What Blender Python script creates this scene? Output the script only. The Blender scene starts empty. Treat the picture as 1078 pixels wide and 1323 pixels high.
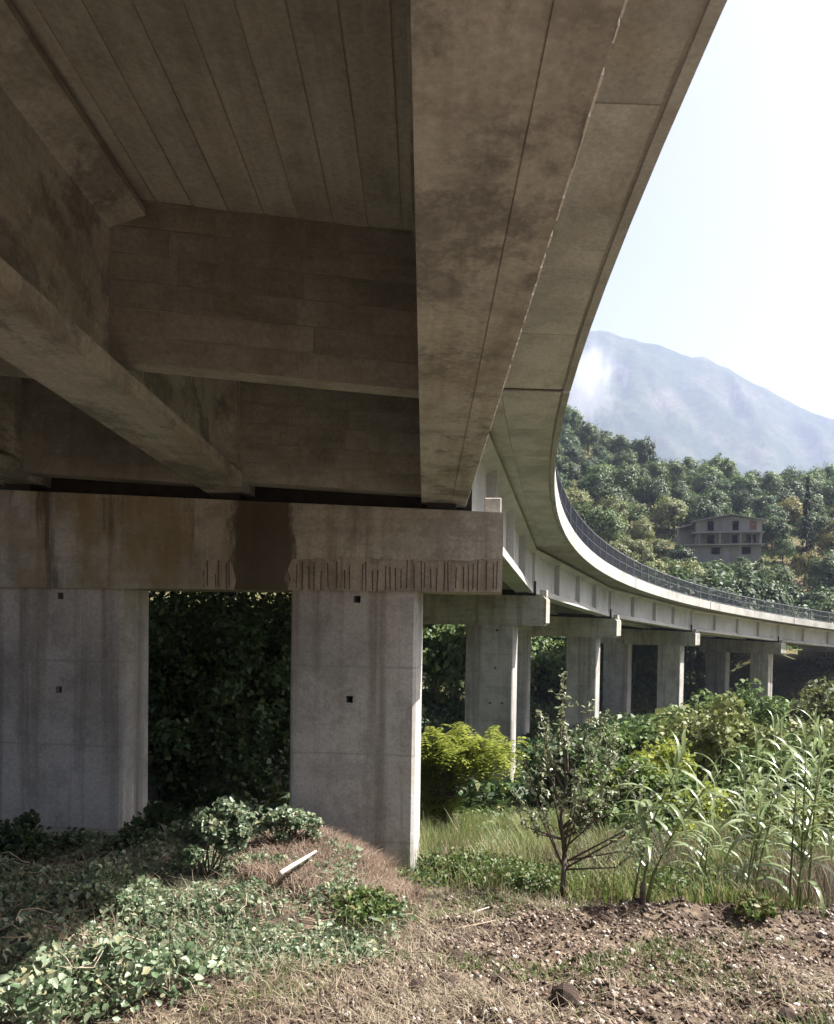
import bpy, bmesh, math, random
import numpy as np
from mathutils import Vector, Matrix

rng = np.random.default_rng(11)
random.seed(5)
C = bpy.context.scene.collection
SC = bpy.context.scene

# ------------------------------------------------------------------ camera
F, YH, PITCH, ROLL = 1010.31, 828.55, -0.02415, 0.01446      # pixels of the 1078 px wide photograph
cam_d = bpy.data.cameras.new('camera'); cam = bpy.data.objects.new('camera', cam_d); C.objects.link(cam)
cam_d.sensor_fit = 'HORIZONTAL'; cam_d.sensor_width = 36.0
cam_d.lens = 36.0 * F / 1078.0
cam_d.shift_y = (YH - 661.5) / 1078.0
cam_d.clip_start = 0.05; cam_d.clip_end = 30000
_cr, _sr, _cp, _sp = math.cos(ROLL), math.sin(ROLL), math.cos(PITCH), math.sin(PITCH)
_r = Vector((_cr, -_sp * _sr, _cp * _sr)); _u = Vector((-_sr, -_sp * _cr, _cp * _cr)); _f = Vector((0, _cp, _sp))
cam.matrix_world = Matrix(((_r.x, _u.x, -_f.x, 0), (_r.y, _u.y, -_f.y, 0), (_r.z, _u.z, -_f.z, 0), (0, 0, 0, 1)))
SC.camera = cam

# ------------------------------------------------------------------ sky, sun, exposure
SUN_EL, SUN_A = math.radians(52), math.radians(9)            # azimuth counted from +X (right) towards +Y (ahead)
world = bpy.data.worlds.new('World'); SC.world = world; world.use_nodes = True
wn = world.node_tree.nodes; wl = world.node_tree.links
sky = wn.new('ShaderNodeTexSky'); sky.sky_type = 'NISHITA'; sky.sun_disc = False
sky.sun_elevation = SUN_EL; sky.sun_rotation = math.pi / 2 - SUN_A
sky.air_density = 1.0; sky.dust_density = 8.0; sky.ozone_density = 1.0
bg = wn['Background']; bg.inputs['Strength'].default_value = 0.052
wl.new(sky.outputs['Color'], bg.inputs['Color'])
sun_d = bpy.data.lights.new('sun', 'SUN'); sun_d.energy = 5.0; sun_d.angle = math.radians(0.53); sun_d.color = (1.0, 0.97, 0.92)
sun = bpy.data.objects.new('sun', sun_d); C.objects.link(sun)
SUNDIR = Vector((math.cos(SUN_EL) * math.cos(SUN_A), math.cos(SUN_EL) * math.sin(SUN_A), math.sin(SUN_EL)))
sun.rotation_euler = (-SUNDIR).to_track_quat('-Z', 'Y').to_euler()
sun.location = (40, 0, 60)
SC.view_settings.view_transform = 'Standard'; SC.view_settings.look = 'None'
SC.view_settings.exposure = 1.72; SC.view_settings.gamma = 1.0; SC.view_settings.use_curve_mapping = False
SC.cycles.use_denoising = True
SC.cycles.max_bounces = 8; SC.cycles.diffuse_bounces = 5; SC.cycles.volume_bounces = 1
SC.cycles.transparent_max_bounces = 8
SC.cycles.sample_clamp_indirect = 6.0

# ------------------------------------------------------------------ viaduct geometry (arc in plan)
R, TH, X0, Y0, H0 = 101.93, 0.10567, 2.349, 12.377, 3.676
EU, G1, K2, L = 0.02994, -0.02356, -0.000223, 19.668
UC, HCT, HCB, UCOL, GAPC = 1.012, 1.638, 0.447, 2.318, 2.782
CX, CY = X0 + R * math.cos(TH), Y0 - R * math.sin(TH)
UOUT = 11.3
GU = (1.97, 5.42, 8.95)                                      # girder centre lines at the piers
GIRD = 1.76                                                  # girder bottom above datum

def eu(s):                                                   # cross fall of the deck, running out along the bend
    t = min(1.0, max(0.0, s / 22.0)); return .046 - .016 * t * t * (3 - 2 * t)
def hz(s, u): return G1 * s + K2 * s * s + eu(s) * u
def arc(s, u, h):
    ph = TH + s / R
    return Vector((CX - (R + u) * math.cos(ph), CY + (R + u) * math.sin(ph), h + hz(s, u)))
def su(X, Y):
    r = np.hypot(X - CX, Y - CY); ph = np.arctan2(Y - CY, -(X - CX))
    return (ph - TH) * R, r - R
def pix(P):
    P = np.atleast_2d(np.asarray(P, float))
    y2 = P[:, 1] * _cp + P[:, 2] * _sp; z2 = P[:, 2] * _cp - P[:, 1] * _sp
    x3 = P[:, 0] * _cr + z2 * _sr; z3 = z2 * _cr - P[:, 0] * _sr
    y2 = np.where(y2 < .01, .01, y2)
    return 539 + F * x3 / y2, YH - F * z3 / y2
def at(x, y, Y):
    a = (x - 539) / F; b = (YH - y) / F
    X = a * _cr - b * _sr; z2 = b * _cr + a * _sr
    yy = _cp - z2 * _sp; zz = z2 * _cp + _sp
    return Vector((X / yy * Y, Y, zz / yy * Y))

# ------------------------------------------------------------------ noise and terrain
_perm = np.random.default_rng(3).random((256, 256))
def vnoise(x, y):
    xi = np.floor(x).astype(int); yi = np.floor(y).astype(int); fx = x - xi; fy = y - yi
    fx = fx * fx * (3 - 2 * fx); fy = fy * fy * (3 - 2 * fy)
    a = _perm[xi & 255, yi & 255]; b = _perm[(xi + 1) & 255, yi & 255]
    c = _perm[xi & 255, (yi + 1) & 255]; d = _perm[(xi + 1) & 255, (yi + 1) & 255]
    return (a * (1 - fx) + b * fx) * (1 - fy) + (c * (1 - fx) + d * fx) * fy - .5
def fbm(x, y, o=4, g=.5):
    t = 0; a = 1.
    for i in range(o):
        t = t + a * vnoise(x * 2 ** i + 17.3 * i, y * 2 ** i + 9.1 * i); a *= g
    return t
def sstep(a, b, x):
    t = np.clip((x - a) / (b - a), 0, 1); return t * t * (3 - 2 * t)
def terrain(X, Y, detail=True):
    X = np.asarray(X, float); Y = np.asarray(Y, float)
    base = np.interp(Y, [-60, 0, 4.5, 8, 12, 18, 31, 45, 80, 400], [-2.5, -2.5, -2.55, -3.0, -3.95, -5.1, -7.6, -8.3, -9.3, -9.5])
    left = np.interp(Y, [-60, 0, 4.5, 8, 11.5, 14, 18, 31, 45, 80, 400], [-2.5, -2.5, -2.55, -2.95, -3.42, -4.0, -5.1, -7.6, -8.3, -9.3, -9.5])
    w = sstep(.2, -1.5, X); base = base * (1 - w) + left * w
    base = base + .30 * np.exp(-((X + 1.75) / .8) ** 2 - ((Y - 10.5) / 1.0) ** 2) + .16 * np.exp(-((X + 2.2) / 1.2) ** 2 - ((Y - 7.6) / 1.2) ** 2)
    s, u = su(X, Y)
    inb = sstep(-25, -2, Y)  # carries the slope on, unseen, beside the camera to cut sky light
    rise = np.interp(u, [9, 25, 54, 100, 150, 200, 300], [0, 5, 21, 40, 62, 92, 100]) * inb
    t = X / np.maximum(Y, 1.)
    crest = np.interp(t, [-1, 0, .18, .24, .30, .40, .55, .8], [90, 84, 76, 61, 49, 45, 41, 36])
    z = base + rise
    k = 6.0
    m = np.minimum(z, crest); z = np.where(z > crest - 25, m - k * np.log1p(np.exp(-np.abs(z - crest) / k)), z)
    emb = sstep(84, 97, s) * sstep(-9, -1, u) * (1 - sstep(14, 24, u)) * (s < 140) * (s > 0)
    z = z + emb * 5.2
    far = sstep(20, 70, Y)
    z = z + far * fbm(X / 14, Y / 14, 4) * 2.2
    if detail:
        near = 1 - sstep(14, 30, Y)
        soil = sstep(-.3, .8, X)
        z = z + near * (fbm(X * .9, Y * .9, 3) * .16 + fbm(X * 4 + 3, Y * 4, 4, .62) * (.045 + .05 * soil))
        # furrow at the edge of the worked soil
        fz = (Y - (8.25 + .12 * X + .5 * vnoise(X * .7, Y * .2)))
        z = z - soil * .10 * np.exp(-(fz / .28) ** 2) + soil * .10 * np.exp(-((fz + .6) / .3) ** 2)
    return z
def tz(x, y): return float(terrain(np.array([x]), np.array([y]))[0])

# ------------------------------------------------------------------ helpers
def link(name, me, parent=None, mat=None, loc=None):
    o = bpy.data.objects.new(name, me); C.objects.link(o)
    if mat is not None and me is not None and not me.materials: me.materials.append(mat)
    if parent is not None:
        o.parent = parent
        if not parent.get('_local'): o.matrix_parent_inverse = Matrix.Translation(-Vector(parent.location))
    if loc is not None: o.location = loc
    return o
def tag(o, label, cat, group=None, kind=None):
    o['label'] = label
    if cat: o['category'] = cat
    if group: o['group'] = group
    if kind: o['kind'] = kind
    return o
def empty(name, loc, local=False):
    o = bpy.data.objects.new(name, None); C.objects.link(o); o.location = loc; o.empty_display_size = .3
    if local: o['_local'] = 1
    return o
def pyd(name, v, f, smooth=False):
    me = bpy.data.meshes.new(name); me.from_pydata([tuple(p) for p in v], [], f); me.update()
    if smooth: me.polygons.foreach_set('use_smooth', [True] * len(me.polygons))
    return me
def npmesh(name, V, Q, smooth=False):
    V = np.asarray(V, np.float32); Q = np.asarray(Q, np.int32)
    me = bpy.data.meshes.new(name); k = Q.shape[1]
    me.vertices.add(len(V)); me.vertices.foreach_set('co', V.ravel())
    me.loops.add(Q.size); me.loops.foreach_set('vertex_index', Q.ravel())
    me.polygons.add(len(Q)); me.polygons.foreach_set('loop_start', np.arange(0, Q.size, k, dtype=np.int32))
    me.polygons.foreach_set('loop_total', np.full(len(Q), k, np.int32))
    if smooth: me.polygons.foreach_set('use_smooth', np.ones(len(Q), bool))
    me.update(calc_edges=True); me.validate(); return me
HEX = [(0, 1, 2, 3), (7, 6, 5, 4), (0, 4, 5, 1), (1, 5, 6, 2), (2, 6, 7, 3), (3, 7, 4, 0)]
def hexmesh(name, bottom, top):                              # eight corners: bottom ring, top ring
    me = pyd(name, list(bottom) + list(top), [tuple(reversed(q)) for q in HEX])
    bm = bmesh.new(); bm.from_mesh(me); bmesh.ops.recalc_face_normals(bm, faces=bm.faces); bm.to_mesh(me); bm.free(); return me
def boxm(name, x0, x1, y0, y1, z0, z1, bev=0.0):
    me = hexmesh(name, [(x0, y0, z0), (x1, y0, z0), (x1, y1, z0), (x0, y1, z0)], [(x0, y0, z1), (x1, y0, z1), (x1, y1, z1), (x0, y1, z1)])
    if bev:
        bm = bmesh.new(); bm.from_mesh(me); bmesh.ops.bevel(bm, geom=list(bm.edges), offset=bev, segments=1, affect='EDGES'); bm.to_mesh(me); bm.free()
    return me
def loft(name, rings, caps=True, smooth=False):
    n = len(rings[0]); v = [p for r in rings for p in r]; f = []
    for i in range(len(rings) - 1):
        for j in range(n):
            k = (j + 1) % n; f.append((i * n + j, i * n + k, (i + 1) * n + k, (i + 1) * n + j))
    if caps: f.append(tuple(reversed(range(n)))); f.append(tuple(range((len(rings) - 1) * n, len(rings) * n)))
    me = pyd(name, v, f, smooth)
    bm = bmesh.new(); bm.from_mesh(me); bmesh.ops.recalc_face_normals(bm, faces=bm.faces); bm.to_mesh(me); bm.free()
    return me
class Tubes:                                                 # many tubes collected into one mesh
    def __init__(s): s.v = []; s.f = []; s.n = 0
    def add(s, pts, rad, sides=6):
        pts = [Vector(p) for p in pts]; m = len(pts); base = s.n
        for i, p in enumerate(pts):
            d = (pts[min(i + 1, m - 1)] - pts[max(i - 1, 0)]).normalized()
            a = d.orthogonal().normalized() if abs(d.z) > .9 else d.cross(Vector((0, 0, 1))).normalized()
            b = d.cross(a)
            for j in range(sides):
                t = 2 * math.pi * j / sides; s.v.append(p + (a * math.cos(t) + b * math.sin(t)) * rad[i])
        for i in range(m - 1):
            for j in range(sides):
                k = (j + 1) % sides; s.f.append((base + i * sides + j, base + i * sides + k, base + (i + 1) * sides + k, base + (i + 1) * sides + j))
        s.f.append(tuple(reversed(range(base, base + sides)))); s.f.append(tuple(range(base + (m - 1) * sides, base + m * sides)))
        s.n += m * sides
    def mesh(s, name, smooth=True): return pyd(name, s.v, s.f, smooth)

# ------------------------------------------------------------------ materials
def newmat(name):
    m = bpy.data.materials.new(name); m.use_nodes = True; nt = m.node_tree
    return m, nt.nodes, nt.links, nt.nodes['Principled BSDF']
def noise(n, l, vec, scale, detail=6, rough=.55, mscale=None, mloc=(0, 0, 0)):
    if mscale is not None:
        mp = n.new('ShaderNodeMapping'); mp.inputs['Scale'].default_value = mscale; mp.inputs['Location'].default_value = mloc
        l.new(vec, mp.inputs['Vector']); vec = mp.outputs['Vector']
    t = n.new('ShaderNodeTexNoise'); t.inputs['Scale'].default_value = scale; t.inputs['Detail'].default_value = detail; t.inputs['Roughness'].default_value = rough
    l.new(vec, t.inputs['Vector']); return t.outputs['Fac']
def ramp(n, l, fac, stops):
    r = n.new('ShaderNodeValToRGB'); e = r.color_ramp.elements
    while len(e) < len(stops): e.new(.5)
    for k, (p, c) in zip(e, stops):
        k.position = p; k.color = (*c, 1) if len(c) == 3 else c
    l.new(fac, r.inputs['Fac']); return r.outputs['Color']
def mixc(n, l, a, b, fac, mode='MIX'):
    m = n.new('ShaderNodeMix'); m.data_type = 'RGBA'; m.blend_type = mode
    for sock, v in ((m.inputs[6], a), (m.inputs[7], b), (m.inputs[0], fac)):
        if hasattr(v, 'links'): l.new(v, sock)
        else: sock.default_value = v if not isinstance(v, tuple) else (*v, 1)
    return m.outputs[2]
def math_(n, l, op, a, b=None):
    m = n.new('ShaderNodeMath'); m.operation = op
    for i, v in enumerate((a, b)):
        if v is None: continue
        if hasattr(v, 'links'): l.new(v, m.inputs[i])
        else: m.inputs[i].default_value = v
    return m.outputs[0]
def grey(v): return (v, v, v)
def concrete(name, base, dark=.62, stain=(.55, .45, .33), streak=(3.5, 3.5, .22), amount=.6, bump=.35, big=.55, seed=0.0, warm=.35, obj_random=False, patch=0.0, grain=None, lift=None):
    m, n, l, b = newmat(name)
    tc = n.new('ShaderNodeTexCoord'); vec = tc.outputs['Object']
    if obj_random:
        oi = n.new('ShaderNodeObjectInfo'); va = n.new('ShaderNodeVectorMath'); va.operation = 'ADD'
        cm = n.new('ShaderNodeCombineXYZ'); mm = math_(n, l, 'MULTIPLY', oi.outputs['Random'], 37.0); l.new(mm, cm.inputs[0]); l.new(mm, cm.inputs[1])
        l.new(vec, va.inputs[0]); l.new(cm.outputs[0], va.inputs[1]); vec = va.outputs[0]
    c1 = noise(n, l, vec, big, 8, .62, (1, 1, 1), (seed, seed * .7, 0))
    col = ramp(n, l, c1, [(.28, tuple(x * dark for x in base)), (.5, base), (.72, tuple(min(1, x * 1.16) for x in base))])
    c2 = noise(n, l, vec, 1.0, 7, .6, streak, (seed * 2, 0, seed))
    f2 = ramp(n, l, c2, [(.48, grey(0)), (.72, grey(amount))])
    col = mixc(n, l, col, tuple(base[i] * stain[i] for i in range(3)), f2)
    c3 = noise(n, l, vec, 1.7, 9, .68, (1, 1, 1), (5 + seed, 2, 7))
    f3 = ramp(n, l, c3, [(.52, grey(0)), (.68, grey(warm))])
    col = mixc(n, l, col, (base[0] * .82, base[1] * .62, base[2] * .40), f3)
    c4 = noise(n, l, vec, 22, 6, .7)
    col = mixc(n, l, col, ramp(n, l, c4, [(.3, grey(.74)), (.7, grey(1.12))]), 1.0, 'MULTIPLY')
    if patch:
        c6 = noise(n, l, vec, 1.15, 10, .72, (1, .8, 1), (11 + seed, 4, 2))
        col = mixc(n, l, col, tuple(x * .40 for x in base), ramp(n, l, c6, [(.50, grey(0)), (.585, grey(patch)), (.62, grey(patch * .55)), (.70, grey(patch))]))
        c7 = noise(n, l, vec, 3.1, 9, .75, (1, 1, 1), (2 + seed, 8, 1))
        col = mixc(n, l, col, tuple(min(1, x * 1.35) for x in base), ramp(n, l, c7, [(.60, grey(0)), (.70, grey(patch * .6))]))
    if grain:                                                # fine board grain left by the formwork
        c8 = noise(n, l, vec, 1.0, 4, .6, grain)
        col = mixc(n, l, col, ramp(n, l, c8, [(.35, grey(.91)), (.6, grey(1.04))]), 1.0, 'MULTIPLY')
    if lift:                                                 # pour joints at uneven heights
        sx = n.new('ShaderNodeSeparateXYZ'); l.new(vec, sx.inputs[0])
        zz = math_(n, l, 'ADD', sx.outputs['Z'], math_(n, l, 'MULTIPLY', noise(n, l, vec, 3.0, 4, .6), .05))
        md_ = math_(n, l, 'ABSOLUTE', math_(n, l, 'SUBTRACT', math_(n, l, 'FRACT', math_(n, l, 'DIVIDE', zz, lift)), .5))
        col = mixc(n, l, col, tuple(x * .55 for x in base), ramp(n, l, md_, [(.004, grey(.55)), (.018, grey(0))]))
    l.new(col, b.inputs['Base Color']); b.inputs['Roughness'].default_value = .88; b.inputs['Specular IOR Level'].default_value = .25
    bp = n.new('ShaderNodeBump'); bp.inputs['Strength'].default_value = bump; bp.inputs['Distance'].default_value = .02
    c5 = noise(n, l, vec, 9, 9, .7); l.new(c5, bp.inputs['Height']); l.new(bp.outputs['Normal'], b.inputs['Normal'])
    return m
def leafmat(name, cols, rough=.5, trans=.3, spec=.4, objvar=.25):
    m, n, l, b = newmat(name)
    g = n.new('ShaderNodeNewGeometry'); oi = n.new('ShaderNodeObjectInfo')
    k = len(cols); col = ramp(n, l, g.outputs['Random Per Island'], [(i / (k - 1) if k > 1 else 0, c) for i, c in enumerate(cols)])
    hs = n.new('ShaderNodeHueSaturation'); l.new(col, hs.inputs['Color'])
    mr = n.new('ShaderNodeMapRange'); l.new(oi.outputs['Random'], mr.inputs['Value']); mr.inputs['To Min'].default_value = 1 - objvar; mr.inputs['To Max'].default_value = 1 + objvar
    l.new(mr.outputs[0], hs.inputs['Value'])
    b.inputs['Roughness'].default_value = rough; b.inputs['Specular IOR Level'].default_value = spec
    l.new(hs.outputs[0], b.inputs['Base Color'])
    t = n.new('ShaderNodeBsdfTranslucent'); l.new(hs.outputs[0], t.inputs['Color'])
    mx = n.new('ShaderNodeMixShader'); mx.inputs[0].default_value = trans
    l.new(b.outputs[0], mx.inputs[1]); l.new(t.outputs[0], mx.inputs[2]); l.new(mx.outputs[0], n['Material Output'].inputs['Surface'])
    return m
def plain(name, base, rough=.8, var=.2, scale=6, metal=0., bump=0.):
    m, n, l, b = newmat(name); tc = n.new('ShaderNodeTexCoord')
    c = noise(n, l, tc.outputs['Object'], scale, 6, .6)
    l.new(ramp(n, l, c, [(.3, tuple(x * (1 - var) for x in base)), (.7, tuple(min(1, x * (1 + var)) for x in base))]), b.inputs['Base Color'])
    b.inputs['Roughness'].default_value = rough; b.inputs['Metallic'].default_value = metal
    if bump:
        bp = n.new('ShaderNodeBump'); bp.inputs['Strength'].default_value = bump; bp.inputs['Distance'].default_value = .03; l.new(c, bp.inputs['Height']); l.new(bp.outputs['Normal'], b.inputs['Normal'])
    return m

M_GIRD = concrete('girder_concrete', (.455, .445, .42), dark=.5, streak=(2.6, .35, 2.6), amount=.7, seed=3, warm=.18, big=1.5, patch=.9, grain=(14, .5, 14))
M_WEB = concrete('weathered_girder_concrete', (.52, .515, .50), dark=.75, streak=(1.2, 1.2, .3), amount=.35, stain=(.6, .56, .5), seed=13, warm=.1, big=.5)
M_SOFF = concrete('soffit_concrete', (.455, .45, .425), streak=(2.0, .3, 2.0), amount=.4, seed=8, warm=.15, obj_random=True, patch=.3, grain=(16, .6, 16))
M_OVER = concrete('overhang_concrete', (.54, .525, .49), streak=(2.0, .5, 2.0), amount=.5, seed=9, warm=.2, obj_random=True, patch=.35)
M_SUNEDGE = plain('sunlit_edge_strip', (.72, .71, .68), .9, .2, 30, bump=.5)  # pale colour stands in for sun on the flange edge
M_SLAB = concrete('slab_concrete', (.36, .33, .285), streak=(2.0, .4, 2.0), amount=.4, seed=1)
M_DIAP = concrete('diaphragm_concrete', (.355, .345, .315), streak=(3, 3, .3), amount=.5, seed=5, warm=.18, obj_random=True, patch=.35, grain=(1.2, 12, 12))
M_COL = concrete('column_concrete', (.47, .45, .42), dark=.55, streak=(3.2, 3.2, .10), amount=1.0, stain=(.40, .36, .32), seed=2, warm=.22, obj_random=True, patch=.4, lift=1.37)
M_FASC = concrete('fascia_concrete', (.42, .41, .385), streak=(1.5, 1.5, .5), amount=.35, seed=4, warm=.12)
M_RUST = plain('rusty_steel', (.075, .045, .03), .9, .4, 20)
M_RAIL = plain('grey_painted_steel', (.075, .082, .105), .5, .3, 8, .0)
M_GAPSHADE = plain('painted_gap_shade', (.035, .032, .028), .9, .3, 5)  # near-black colour paints the shade in the gap under the girders
M_RUBB = plain('bearing_rubber', (.02, .02, .02), .8)

def capmat(name, first):
    m = concrete(name, (.45, .43, .38), streak=(3.4, 3.4, .2), amount=.8, stain=(.48, .42, .32), seed=6, warm=.35, big=.8, obj_random=not first, patch=.5, grain=(.6, 1, 9))
    if not first: return m
    n, l = m.node_tree.nodes, m.node_tree.links; b = n['Principled BSDF']
    old = b.inputs['Base Color'].links[0].from_socket
    tc = n.new('ShaderNodeTexCoord'); sx = n.new('ShaderNodeSeparateXYZ'); l.new(tc.outputs['Object'], sx.inputs[0])
    nz = noise(n, l, tc.outputs['Object'], 2.6, 9, .7, (1.6, 1, .5))
    off = math_(n, l, 'MULTIPLY', math_(n, l, 'SUBTRACT', nz, .5), 1.0)
    d = math_(n, l, 'ABSOLUTE', math_(n, l, 'SUBTRACT', math_(n, l, 'ADD', sx.outputs['X'], off), -4.80))
    wet = ramp(n, l, d, [(.38, grey(.88)), (.47, grey(.5)), (.54, grey(0))])
    col = mixc(n, l, old, (.060, .046, .028), wet)
    # yellow lichen tint on the left half, green-black seepage near the top
    lx = n.new('ShaderNodeMapRange'); l.new(sx.outputs['X'], lx.inputs['Value']); lx.inputs['From Min'].default_value = -5.0; lx.inputs['From Max'].default_value = -6.2
    li = math_(n, l, 'MULTIPLY', lx.outputs[0], ramp(n, l, noise(n, l, tc.outputs['Object'], 1.3, 6, .6, (1, 1, .6), (3, 0, 1)), [(.4, grey(0)), (.62, grey(.75))]))
    col = mixc(n, l, col, (.25, .195, .085), li)
    sp = ramp(n, l, noise(n, l, tc.outputs['Object'], 1.0, 7, .65, (2.6, 1, .35), (9, 1, 4)), [(.55, grey(0)), (.66, grey(.8))])
    sp2 = math_(n, l, 'MULTIPLY', sp, lx.outputs[0])
    col = mixc(n, l, col, (.07, .062, .042), sp2)
    l.new(col, b.inputs['Base Color']); return m
M_CAP1 = capmat('first_cap_concrete', True); M_CAP = capmat('cap_concrete', False)
M_SPALL = concrete('spalled_concrete', (.43, .395, .335), streak=(9, 9, .25), amount=.85, stain=(.5, .36, .25), seed=7, warm=.35, bump=.9, patch=.5)

# ------------------------------------------------------------------ ground
def graded(lo_far, lo, hi, hi_far, step, growth):
    a = list(np.arange(lo, hi, step)); s = step; x = hi
    while x < hi_far: a.append(x); s *= growth; x += s
    a.append(hi_far); s = step; x = lo; b = []
    while x > lo_far:
        s *= growth; x -= s; b.append(max(x, lo_far))
    return np.array(b[::-1] + a)
gx = graded(-7000, -6.0, 7.0, 7000, .065, 1.06); gy = graded(-600, 4.3, 13.0, 8000, .065, 1.05)
XX, YY = np.meshgrid(gx, gy); ZZ = terrain(XX, YY)
nx, ny = len(gx), len(gy); idx = np.arange(nx * ny).reshape(ny, nx)
Q = np.stack([idx[:-1, :-1], idx[:-1, 1:], idx[1:, 1:], idx[1:, :-1]], -1).reshape(-1, 4)
gm = npmesh('ground', np.stack([XX, YY, ZZ], -1).reshape(-1, 3), Q, True)
m, n, l, b = newmat('earth')
tc = n.new('ShaderNodeTexCoord'); vec = tc.outputs['Object']
sx = n.new('ShaderNodeSeparateXYZ'); l.new(vec, sx.inputs[0])
nA = noise(n, l, vec, 2.3, 10, .7); nB = noise(n, l, vec, 14, 8, .72); nC = noise(n, l, vec, .45, 5, .6)
soil = ramp(n, l, nB, [(.3, (.04, .029, .023)), (.5, (.085, .062, .048)), (.68, (.15, .115, .09))])
dry = ramp(n, l, nB, [(.3, (.12, .085, .06)), (.5, (.23, .175, .125)), (.7, (.35, .28, .205))])
drym = ramp(n, l, nA, [(.45, grey(0)), (.58, grey(.8))])
col = mixc(n, l, soil, dry, drym)
grn = ramp(n, l, nB, [(.3, (.035, .045, .015)), (.6, (.09, .10, .035)), (.75, (.17, .14, .07))])
mr = n.new('ShaderNodeMapRange'); l.new(sx.outputs['Y'], mr.inputs['Value']); mr.inputs['From Min'].default_value = 8.4; mr.inputs['From Max'].default_value = 9.8
yz = mr.outputs[0]
gmask = math_(n, l, 'MULTIPLY', yz, ramp(n, l, nA, [(.30, grey(.35)), (.55, grey(1))]))
col = mixc(n, l, col, grn, gmask)
fard = n.new('ShaderNodeMapRange'); l.new(sx.outputs['Y'], fard.inputs['Value']); fard.inputs['From Min'].default_value = 35; fard.inputs['From Max'].default_value = 60
hill = ramp(n, l, noise(n, l, vec, .09, 8, .65), [(.35, (.05, .06, .022)), (.5, (.10, .095, .04)), (.62, (.16, .125, .08)), (.74, (.24, .185, .125))])
col = mixc(n, l, col, hill, fard.outputs[0])
l.new(col, b.inputs['Base Color']); b.inputs['Roughness'].default_value = .95; b.inputs['Specular IOR Level'].default_value = .1
bp = n.new('ShaderNodeBump'); bp.inputs['Strength'].default_value = .8; bp.inputs['Distance'].default_value = .05
l.new(noise(n, l, vec, 26, 8, .75), bp.inputs['Height']); l.new(bp.outputs['Normal'], b.inputs['Normal'])
M_EARTH = m
g_o = link('ground', gm, None, M_EARTH); g_o['kind'] = 'structure'; g_o['label'] = 'brown bare soil and grassy ground under the viaduct'

# ------------------------------------------------------------------ mountain
mt_t = np.linspace(-.6, 1.6, 330); mt_d = np.concatenate([np.linspace(1400, 3000, 110), np.linspace(3020, 4200, 20)])
def ridge(t):
    px = np.array([500, 700, 770, 810, 850, 900, 960, 1010, 1078, 1200, 1500, 2200]); py = np.array([470, 432, 430, 437, 450, 463, 491, 517, 547, 600, 690, 740])
    p = 539 + F * t
    hor = 804 + .0145 * (p - 539)
    return (hor - np.interp(p, px, py)) / F * 3000
T, D = np.meshgrid(mt_t, mt_d)
prof = np.interp(D, [1400, 1700, 2100, 2600, 2900, 3000, 3100, 4200], [-.02, .08, .26, .66, .93, 1, .97, .3])
MZ = ridge(T) * prof
mx_, my_ = T * D, D
rk = 1 - np.abs(fbm(mx_ / 330 + 4, my_ / 800, 5, .55)) * 2
MZ = MZ + (rk - .75) * 130 * np.interp(D, [1400, 2000, 2900, 3000, 3300], [0, 1, .8, .12, .5]) + fbm(mx_ / 60, my_ / 60, 3) * 14
nt_, nd = len(mt_t), len(mt_d); idx = np.arange(nt_ * nd).reshape(nd, nt_)
Q = np.stack([idx[:-1, :-1], idx[:-1, 1:], idx[1:, 1:], idx[1:, :-1]], -1).reshape(-1, 4)
mm = npmesh('mountain', np.stack([mx_, my_, MZ], -1).reshape(-1, 3), Q, True)
m, n, l, b = newmat('mountain_forest'); tc = n.new('ShaderNodeTexCoord')
v1 = noise(n, l, tc.outputs['Object'], .006, 10, .68, (1, .6, 1.2))
v2 = noise(n, l, tc.outputs['Object'], .05, 8, .7)
c = ramp(n, l, v1, [(.4, (.03, .05, .03)), (.53, (.055, .068, .042)), (.64, (.09, .09, .07)), (.74, (.15, .14, .12))])
c = mixc(n, l, c, ramp(n, l, v2, [(.35, grey(.55)), (.65, grey(1.25))]), 1.0, 'MULTIPLY')
l.new(c, b.inputs['Base Color']); b.inputs['Roughness'].default_value = 1; b.inputs['Specular IOR Level'].default_value = 0
mo = link('mountain', mm, None, m); mo['kind'] = 'structure'; mo['label'] = 'bluish hazy wooded mountain sloping down behind the hill'

# ------------------------------------------------------------------ viaduct spans
def uchord(u0, s, i):                                        # girder chord offset at arc length s of span i (from i*L to (i+1)*L)
    mid = (i + .5) * L
    return u0 - ((L / 2) ** 2 - (s - mid) ** 2) / (2 * (R + u0))
def chord_pt(i, gu, t, off, h):                              # on the straight girder of span i: t in 0..1, off to the right, h above datum
    a = arc(i * L, gu, 0); e = arc((i + 1) * L, gu, 0)
    p = a.lerp(e, t); d = (e - a); d.z = 0; d.normalize(); r = Vector((d.y, -d.x, 0))
    q = p + r * off; s, u = su(q.x, q.y)
    q.z = h + hz(float(s), float(u)) if h is not None else p.z
    return q
PROF = [(.35, 0), (.35, .20), (.11, .36), (.11, 1.60), (.44, 1.74), (.44, 1.80), (.20, 1.80), (.20, 1.95)]
PROFILE = PROF + [(-x, z) for x, z in reversed(PROF)]
ENDP = [(.35, 0), (.35, .20), (.30, .30), (.30, 1.62), (.44, 1.74), (.44, 1.80), (.20, 1.80), (.20, 1.95)]
ENDPROFILE = ENDP + [(-x, z) for x, z in reversed(ENDP)]
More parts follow.
